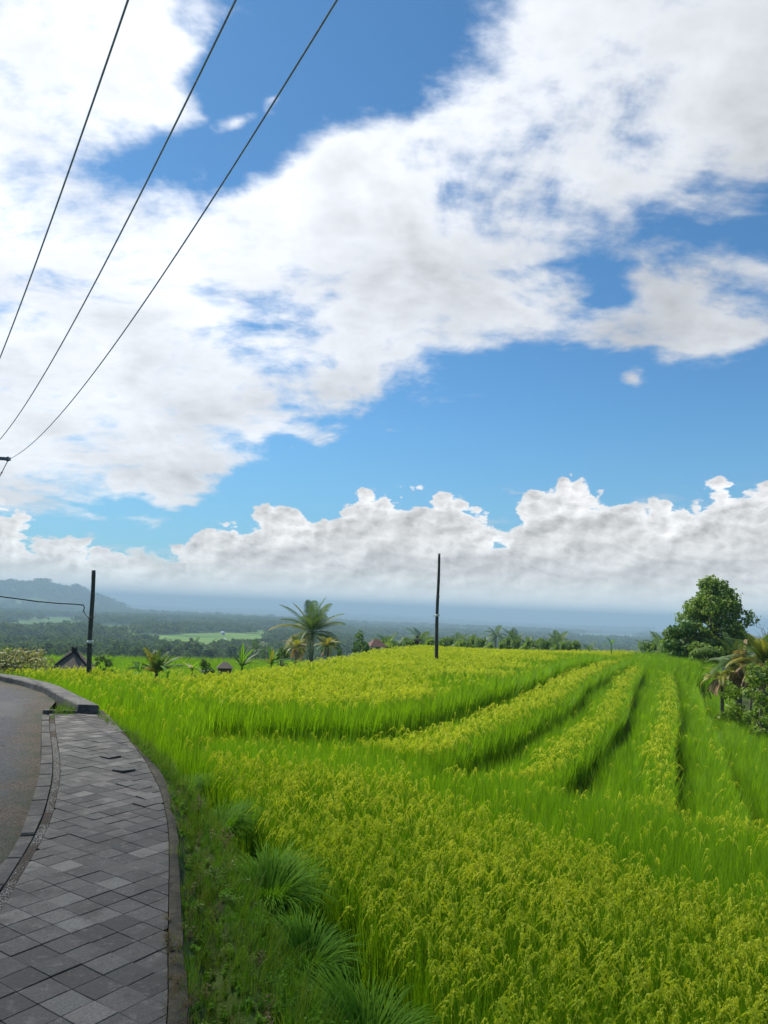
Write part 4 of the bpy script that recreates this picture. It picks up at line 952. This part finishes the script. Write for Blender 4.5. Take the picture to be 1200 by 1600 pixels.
loc, H = spot(531, 1012, 55); tree('green_bush', 'low yellowish bush between the small palm and the rounded bush', 'bush', loc, max(H, 1.2), 1.5, 1300, .09, 24, mats=('tree_leaf_light', 'bark'), base=.1, nb=12)
loc, H = spot(440, 1010, 57); tree('green_bush', 'ragged dark bush at the left foot of the palms', 'bush', loc, max(H, 1.2), 1.6, 1300, .10, 23, mats=('bush_leaf', 'bark'), base=.1, nb=12)
# spiky and broad leaved plants at the left field edge
loc, H = spot(378, 1036, 24.0); banana('banana_plant', 'spiky fan of long upright leaves, widest of the plants at the left field edge', loc, H, 15, 31, .75, .10, upr=(1.35, .35), mats=('banana', 'frond'), droop=(.2, .8))
loc, H = spot(424, 1034, 25.5); banana('banana_plant', 'smaller yellowish spiky plant right of the wide leafy fan', loc, H, 11, 32, .55, .10, upr=(1.4, .4), mats=('banana', 'frond_yellow'), droop=(.2, .8))
loc, H = spot(219, 1050, 19.5); banana('banana_plant', 'short banana plant with one bright upright leaf in front of the feathery palm', loc, H, 3, 33, .38, .16, upr=(1.5, .3), droop=(.1, .6))
loc, H = spot(262, 1047, 19.8); banana('banana_plant', 'low banana plant with a slanting pale leaf right of the feathery palm', loc, H, 3, 34, .36, .10, upr=(.8, .5), droop=(.1, .8))
loc, H = spot(300, 1041, 20.5); banana('banana_plant', 'drooping half-dry banana plant left of the round shrub', loc, H, 6, 35, .45, .10, upr=(1.0, .3), mats=('banana', 'pale_leaf'), droop=(1.0, 2.2))
loc, H = spot(243, 1052, 21.0); palm('small_palm', 'feathery young palm standing among banana leaves at the left field edge', loc, H, .80, 18, 14, None, .05, ('frond', 'frond', 'frond_yellow'), 30, .17, (1.5, .3), (.2, .9), .02, 3, 'palm', .02)
loc, H = spot(318, 1028, 27); tree('green_bush', 'small dark round shrub at the left field edge', 'bush', loc, H, 1.0, 1500, .06, 25, mats=('bush_leaf', 'bark'), base=.1, nb=14)
loc, H = spot(36, 1010, 27); tree('flowering_bush', 'wide pale-leaved bush behind the road wall at far left', 'bush', (loc[0], loc[1], loc[2]), H, 2.3, 4200, .065, 26, mats=('pale_leaf', 'bark'), base=.1, nb=30, light=.3, shape=.6)
loc, H = spot(-8, 1016, 26); tree('flowering_bush', 'olive pale-leaved bush cut by the left edge of the photo', 'bush', loc, H, 2.0, 2200, .07, 27, mats=('pale_leaf', 'bark'), base=.1, nb=20, light=.3, shape=.6)
loc, H = spot(160, 1022, 36); tree('green_bush', 'thin sprig of bush just right of the left bamboo pole', 'bush', loc, H*.96, 1.0, 500, .07, 28, mats=('bush_leaf', 'bark'), base=.3, nb=9)
loc, H = spot(955, 1001, 42.3); banana('banana_plant', 'little yellow-green banana plant on the far crest of the field', loc, H*.9, 5, 36, .5, .14, upr=(1.4, .3))
# right-hand group
loc, H = spot(1112, 899, 47); tree('broadleaf_tree', 'tall dense broadleaf tree, the tallest at the right edge of the field', 'tree', loc, H, 3.5, 12500, .115, 41, mats=('tree_leaf', 'bark'), base=.12, nb=70, light=.5, ntrunk=3, shape=1.15)
loc, H = spot(1146, 958, 46); tree('broadleaf_tree', 'lower dark tree leaning out right of the tall broadleaf tree', 'tree', loc, H, 2.2, 3000, .11, 42, mats=('tree_leaf', 'bark'), base=.25, nb=22)
loc, H = spot(1076, 968, 45.5); tree('broadleaf_tree', 'rounded shrubby tree at the left foot of the tall broadleaf tree', 'tree', loc, H, 2.5, 6000, .12, 43, mats=('bush_leaf', 'bark'), base=.08, nb=34, ntrunk=2, shape=.6)
loc, H = spot(1100, 1004, 43); tree('green_bush', 'dark bush under the tall broadleaf tree', 'bush', loc, H, 2.2, 3500, .10, 44, mats=('tree_leaf', 'bark'), base=.05, nb=24, shape=.5)
loc, H = spot(1079, 1027, 43); banana('banana_plant', 'small bright yellow-green plant under the shrubby tree', loc, max(H-.3, .3), 8, 37, .45, .16)
loc, H = spot(1152, 1012, 30); palm('young_palm', 'young palm with an upright pale frond and brown drooping skirts, nearest the tall tree', loc, max(H-.7, .4), 1.45, 24, 15, None, .09, ('frond', 'frond_yellow', 'frond_yellow', 'frond_brown'), 36, .30, (1.5, -.2), (.3, 1.9), .02, 11, 'palm', .028)
loc, H = spot(1190, 1004, 29); palm('young_palm', 'bushy young palm with brown fronds at the right edge of the photo', loc, max(H-.7, .4), 1.5, 26, 16, None, .09, ('frond', 'frond_yellow', 'frond_yellow', 'frond_brown'), 36, .30, (1.5, -.2), (.4, 1.9), .02, 11, 'palm', .028)
loc, H = spot(1126, 1038, 29.5); palm('young_palm', 'low palm drooping brown fronds over the edge of the rice', loc, max(H-.5, .25), .95, 16, 17, None, .06, ('frond_yellow', 'frond_brown', 'frond'), 30, .22, (1.0, -.3), (1.2, 2.2), .02, 3, 'palm', .03)
loc, H = spot(1172, 1052, 27.0); tree('straggly_bush', 'olive straggly bush below the young palms', 'bush', loc, H, 1.5, 2600, .06, 45, mats=('weed', 'bark'), base=.05, nb=20, light=.3, shape=.5)
loc, H = spot(1188, 1078, 25.4); tree('straggly_bush', 'tangled olive bush lowest at the right edge', 'bush', loc, H, 1.1, 1600, .055, 46, mats=('weed', 'bark'), base=.05, nb=16, light=.5, shape=.5)
loc, H = spot(1205, 1030, 26.5); tree('green_bush', 'dark leafy bush cut by the right edge of the photo', 'bush', loc, H, 1.7, 2600, .08, 47, mats=('tree_leaf', 'bark'), base=.05, nb=20, shape=.5)
loc, H = spot(1139, 1062, 28.2); tree('green_bush', 'small light green bush at the foot of the young palms', 'bush', loc, H, 1.0, 900, .07, 48, mats=('tree_leaf_light', 'bark'), base=.05, nb=12, shape=.5)
loc, H = spot(1192, 962, 40); rg = np.random.default_rng(5); t = thing('bare_tree', 'leafless twiggy tree against the clouds at the right edge', 'tree', loc)
m = MB(); limb(m, (0, 0, -.2), (.1, 0, H*.8), .05, .02, rg); m.obj('trunk', M['bark'], t, True)
m = MB()
for i in range(16):
    h = .6+.35*rg.random(); a = rg.random()*6.28; b0 = np.array((.1*h, 0, H*h*.85)); b1 = b0+np.array([math.cos(a)*.6, math.sin(a)*.4, .35+.4*rg.random()]); limb(m, b0, b1, .014, .006, rg, 4, 5, .15)
    for k in range(3): limb(m, b0+(b1-b0)*(.4+.2*k), b0+(b1-b0)*(.4+.2*k)+rg.normal(size=3)*.18+[0, 0, .12], .007, .003, rg, 3, 3, .2)
m.obj('branches', M['bark'], t, True)

# long-bladed grass clumps on the verge
def clump(label, px, py, z, rad, H, n, seed, mat='grass_blade'):
    p = atz(px, py, z); zz = z1(p.x, p.y); rg = np.random.default_rng(seed); m = MB()
    for i in range(n):
        a = rg.random()*6.283; rr = rad*.22*math.sqrt(rg.random()); f = rg.random()
        blade(m, (rr*math.cos(a), rr*math.sin(a), -.02), a+rg.normal()*.35+.4*math.sin(a*2+seed), H*(.6+.75*rg.random())*(1+.15*math.sin(a+seed))*(1.0+.6*f), .05+.40*f, 1.1+2.0*f*rg.random()+.7*f, .0048, 7)
    t = m.obj('grass_clump', M[mat], None, loc=(p.x, p.y, zz)); tag(t, label, 'grass clump', 'long-bladed grass clumps on the verge'); return t
clump('largest arching grass clump at the bottom of the photo beside the yellow rice', 575, 1580, -.42, .36, .38, 2600, 61)
clump('fountain-shaped grass clump between the large bottom clump and the rounded one', 480, 1485, -.38, .28, .28, 1700, 62)
clump('rounded mop-like grass clump midway along the verge', 420, 1400, -.36, .34, .34, 2300, 63)
clump('fine blue-green grass clump above the rounded mop-like one', 345, 1282, -.33, .28, .34, 1000, 64)
clump('small upper grass clump where the verge narrows', 290, 1205, -.25, .28, .30, 800, 65)

# ------------------------------------------------------------------ valley: palms, trees, houses
pr_ = np.random.default_rng(91)
far_palms = [(603, 990, 128), (625, 992, 135), (662, 984, 140), (700, 992, 170), (733, 992, 160), (771, 972, 210), (805, 984, 150), (834, 991, 150), (872, 987, 150), (886, 992, 160), (862, 994, 170), (755, 990, 180),
             (1034, 989, 140), (1012, 996, 150), (1050, 993, 130), (304, 993, 290), (402, 1000, 220), (420, 1002, 200), (716, 990, 190), (642, 994, 150), (1040, 999, 120), (925, 1000, 190)]
proto = palm('valley_palm', 'x', (0, 0, 0), 9.0, 3.4, 18, 71, 'coconut palms rising from the valley', .20, ('frond',), 26, .9, (1.3, -.5), (.6, 1.6), .03, 0, 'palm', .085)
proto2 = palm('valley_palm', 'x', (0, 0, 0), 9.0, 3.0, 15, 72, 'coconut palms rising from the valley', .20, ('frond',), 24, .9, (1.1, -.6), (.7, 1.7), .08, 0, 'palm', .085)
LBL = {0: 'coconut palm furthest left of the row behind the crest, near the field hut', 5: 'tallest slim coconut palm of the row behind the crest', 15: 'lone palm among the far green terraces at left'}
first = {0: True, 1: True}
for i, (px, py, r) in enumerate(far_palms):
    pp = (proto, proto2)[i % 2]; loc, H = spot(px, py, r); s = max(.55, (H+.0)/11.0); sw = min(s, 1.15)*(.85+.25*pr_.random())
    lab = LBL.get(i, 'distant coconut palm rising behind the field crest' if px > 500 and px < 1000 else ('distant coconut palm beside the tall tree at right' if px > 1000 else 'distant small palm below the left field edge'))
    k = i % 2
    if first[k]: o = pp; first[k] = False; o.location = loc; o.scale = (sw, sw, s); o['label'] = lab; o.rotation_euler.z = i
    else: o = dup(pp, loc, i*1.3, (sw, sw, s), lab)
# valley trees: individual ones nearest, woodland beyond
def vtree(seed, W, H):
    rg = np.random.default_rng(seed); t = thing('valley_tree', 'x', 'tree', (0, 0, 0), 0, 'trees in the valley woodland'); m = MB(); m.tube([(0, 0, -1), (0, 0, H*.7)], [.25, .1], 5, 0, False); m.obj('trunk', M['bark'], t)
    bl = []
    for i in range(9):
        a = rg.random()*6.28; h = .45+.5*rg.random(); w = W*.32*math.sqrt(1.05-h)*1.4*rg.random(); q_ = W*(.18+.1*rg.random()); bl.append((w*math.cos(a)*1.6, w*math.sin(a)*1.6, h*H, q_, q_, q_*.8))
    c = MB(); leafcloud(c, bl, 420, 1.0, rg, 0, 1.3, shell=.7); c.obj('crown', M['far_leaf'], t); return t
protos = [vtree(80+i, w, h) for i, (w, h) in enumerate(((7, 8), (9, 9), (6, 10), (8, 7), (5, 9)))]
vr = np.random.default_rng(17); used = set(); cnt = 0
def woods(a0, a1, r0, r1, spacing):
    a = np.radians(a0); out = []
    X, Y = np.meshgrid(np.arange(r1*math.sin(math.radians(a0)), r1*math.sin(math.radians(a1)), spacing), np.arange(r0*.8, r1, spacing)); X = X.ravel()+vr.uniform(-.45, .45, X.size)*spacing; Y = Y.ravel()+vr.uniform(-.45, .45, Y.size)*spacing
    az_ = np.degrees(np.arctan2(X, Y)); r = np.hypot(X, Y); m = (az_ > a0) & (az_ < a1) & (r > r0) & (r < r1); X, Y = X[m], Y[m]
    return X, Y, cover(X, Y)
X, Y, c = woods(-31, -8, 238, 480, 7.2); m = c < .5; X, Y = X[m], Y[m]; o_ = np.argsort(np.hypot(X, Y))
X, Y = X[o_], Y[o_]; NI = 255; RN = float(np.hypot(X[min(NI, len(X)-1)], Y[min(NI, len(Y)-1)])); X, Y = X[:NI], Y[:NI]
# bund and terrace trees scattered on the green terraces
tx = [ground_hit(*p)[:2] for p in ((258, 1015), (275, 1014), (298, 1012), (318, 1013), (345, 1010), (395, 1008), (412, 1006), (430, 1008), (372, 1012), (285, 985), (205, 1015), (222, 1013), (238, 1012), (440, 1006), (560, 995), (540, 996), (590, 994))]
X = np.r_[X, [p[0] for p in tx]]; Y = np.r_[Y, [p[1] for p in tx]]; Zt = zground(X, Y)
for i in range(len(X)):
    k = i % 5; s = .75+.5*vr.random(); s = s*(.6 if i >= NI else 1)
    lab = 'leafy tree of the hazy valley woodland at left' if i < NI else 'small lone tree on the green valley terraces'
    if i < 5: o = protos[k]; o.location = (X[i], Y[i], Zt[i]); o.rotation_euler.z = i; o['label'] = lab; o.scale = (s, s, s)
    else: dup(protos[k], (X[i], Y[i], Zt[i]), i*1.7, s, lab)
def crownmesh(seed, n, W):
    rg = np.random.default_rng(seed); bl = [(rg.normal()*W*.25, rg.normal()*W*.25, W*(.35+.3*rg.random()), W*.25, W*.25, W*.2) for _ in range(7)]; m = MB(); leafcloud(m, bl, n, W*.13, rg, 0, 1.3, shell=.75); return m.mesh('crown', [M['far_leaf']])
canopy_c = libcol('canopy', [crownmesh(200+i, 150, 9.0) for i in range(5)])
PX = []; 
for (a0, a1, r0, r1, sp_) in ((-34, -2, RN-5, 700, 8.5), (-2, 34, 150, 420, 8.0), (-6, 34, 420, 700, 9), (-34, 34, 700, 1300, 12), (-34, 34, 1300, 2600, 20), (-34, 34, 2600, 5600, 42), (-34, 20, 5600, 9500, 80)):
    x, y, c = woods(a0, a1, r0, r1, sp_); m = (c < .5) & (vr.random(len(x)) < .93); x, y = x[m], y[m]; PX.append(np.stack([x, y, np.full(len(x), sp_/8.0)], 1))
PX = np.concatenate(PX); n = len(PX); print('canopy', n); zz = zground(PX[:, 0], PX[:, 1]); sc = (.8+.5*vr.random(n))*PX[:, 2]**.75
scatter('woodland', np.stack([PX[:, 0], PX[:, 1], zz-.5], 1), vr.integers(0, 5, n), np.stack([0*sc, 0*sc, vr.random(n)*6.28], 1), np.stack([sc*1.1, sc*1.1, sc*PX[:, 2]**-.15], 1), canopy_c, 'hazy woodland covering the valley and the far plain', 'woodland')
# houses
def house(label, px, py, w, roofm, seed, r=None):
    x, y, z = ground_hit(px, py); t = thing('valley_house', label, 'house', (x, y, z), seed*.7, 'houses scattered through the valley'); D = math.hypot(x, y); h = w*.42
    m = MB(); m.box((0, 0, h*.9), (w, w*.7, h*1.8)); wl = m.obj('wall', M['white_wall'], t)
    m = MB(); roof(m, w*1.2, w*.95, h*.9, h*1.8); m.obj('roof', M[roofm], t)
    for sx in (-.28, .28): m = MB(); m.box((w*sx, -w*.352, h*1.0), (w*.16, .06, h*.6)); m.obj('window', M['glass'], t)
    m = MB(); m.box((0, -w*.352, h*.6), (w*.13, .05, h*1.1)); m.obj('door', M['wood'], t)
for i, (px, py, w, rm, lab) in enumerate(((271, 970, 6, 'pale_roof', 'tiny white-roofed house in the woods right of the left bamboo pole'), (348, 992, 4, 'pale_roof', 'tiny pale house at the top of the far green terraces'), (351, 1003, 3, 'white_wall', 'small white building in the middle of the far green terraces'),
    (844, 986, 16, 'tile_roof', 'pinkish-roofed large building far off on the plain'), (892, 993, 10, 'pale_roof', 'pale house on the plain right of the pinkish-roofed building'), (946, 999, 7, 'pale_roof', 'white house just above the crest of the field'),
    (966, 996, 8, 'pale_roof', 'upper of the two bright houses near the right crest'), (964, 1003, 6, 'white_wall', 'lower of the two bright houses near the right crest'), (904, 1000, 6, 'pale_roof', 'small pale house close above the crest'), (830, 958, 40, 'white_wall', 'faint white building near the far horizon'), (749, 982, 10, 'pale_roof', 'faint pale roof by the tallest slim palm'))):
    house(lab, px, py, w, rm, i)

hr = np.random.default_rng(8)
hedge = [(598, 998, 84), (612, 1000, 90), (634, 997, 96), (648, 999, 88), (672, 995, 92), (694, 998, 98), (708, 995, 104), (722, 998, 92), (740, 996, 106), (757, 997, 100), (784, 1000, 100), (795, 996, 108), (812, 998, 96), (826, 996, 104), (846, 998, 100), (858, 1000, 96), (880, 1000, 104), (900, 1002, 110), (1018, 1002, 90), (1030, 1000, 84), (1042, 998, 76), (1050, 1004, 70)]
proto3 = [tree('valley_shrub', 'x', 'tree', (0, 0, 0), 7.0, 4.5, 900, .38, 300+i, 'dark trees just behind the field crest', mats=('tree_leaf', 'bark'), base=.2, nb=16) for i in range(3)]
for i, (px, py, r) in enumerate(hedge):
    loc, H = spot(px, py-2, r); lab = 'dark leafy treetop showing just behind the crest of the rice field' if px < 1000 else 'dusky treetop showing left of the tall tree at right'
    s_ = max(.5, H/7.0); w_s = .75+.5*hr.random()
    if i < 3: o = proto3[i]; o.location = loc; o.scale = (w_s, w_s, s_); o['label'] = lab
    else: dup(proto3[i % 3], loc, i*2.1, (w_s, w_s, s_), lab)

# ------------------------------------------------------------------ unseen cloud-shaped volume, added out of view to shade the foreground
CA = 420.0; cc = sdir*(CA/sdir.z); nx, ny = 90, 60
gx = np.linspace(-120, 120, nx); gy = np.linspace(-120, SHADE_EDGE+6, ny)**1.0; CX_, CY_ = np.meshgrid(gx, gy)
dd_ = np.minimum(np.minimum(SHADE_EDGE-CY_+2.5*fbm(CX_, CY_, 9, 3, 2), 120-np.abs(CX_)), CY_+120)
th_ = 26*sstep(dd_, -1.5, 16)+3*fbm(CX_, CY_, 30, 3, 5)*sstep(dd_, 0, 20)
th_ = np.maximum(th_, 0.02); m = MB(); top_ = np.stack([CX_, CY_, th_*.6], -1).reshape(-1, 3); bot_ = np.stack([CX_, CY_, -th_*.4], -1).reshape(-1, 3); n_ = nx*ny
F = []
for j in range(ny-1):
    for i in range(nx-1):
        k = j*nx+i; F.append((k, k+1, k+nx+1, k+nx)); F.append((n_+k, n_+k+nx, n_+k+nx+1, n_+k+1))
for i in range(nx-1): F.append((i, n_+i, n_+i+1, i+1)); k = (ny-1)*nx+i; F.append((k, k+1, n_+k+1, n_+k))
for j in range(ny-1): k = j*nx; F.append((k, k+nx, n_+k+nx, n_+k)); k = j*nx+nx-1; F.append((k, n_+k, n_+k+nx, k+nx))
m.add(np.concatenate([top_, bot_]), F)
cm_ = bpy.data.materials.new('shade_cloud_volume'); cm_.use_nodes = True; nt_ = cm_.node_tree; nt_.nodes.clear()
pv = nt_.nodes.new('ShaderNodeVolumePrincipled'); pv.inputs['Color'].default_value = (1, 1, 1, 1); pv.inputs['Density'].default_value = SHADE_D; pv.inputs['Anisotropy'].default_value = 0.6
ho = nt_.nodes.new('ShaderNodeOutputMaterial'); nt_.links.new(pv.outputs[0], ho.inputs['Volume'])
co = m.obj('shade_cloud', cm_, None, loc=tuple(cc)); tag(co, 'unseen thin volume added overhead to half shade the near field', 'shade_cloud', kind='stuff')

# ------------------------------------------------------------------ haze
m = MB(); z0, z1_ = float(GZ.min())-1, 56.0
m.box((0, 0, (z0+z1_)/2), (70000, 70000, z1_-z0)); hm = bpy.data.materials.new('haze'); hm.use_nodes = True; nt_ = hm.node_tree; nt_.nodes.clear()
pv = nt_.nodes.new('ShaderNodeVolumePrincipled'); pv.inputs['Color'].default_value = HAZE_COL; pv.inputs['Density'].default_value = HAZE_D; pv.inputs['Anisotropy'].default_value = 0.0
ho = nt_.nodes.new('ShaderNodeOutputMaterial'); nt_.links.new(pv.outputs[0], ho.inputs['Volume'])
tag(m.obj('haze', hm), 'blue haze over the valley', 'haze', kind='stuff')
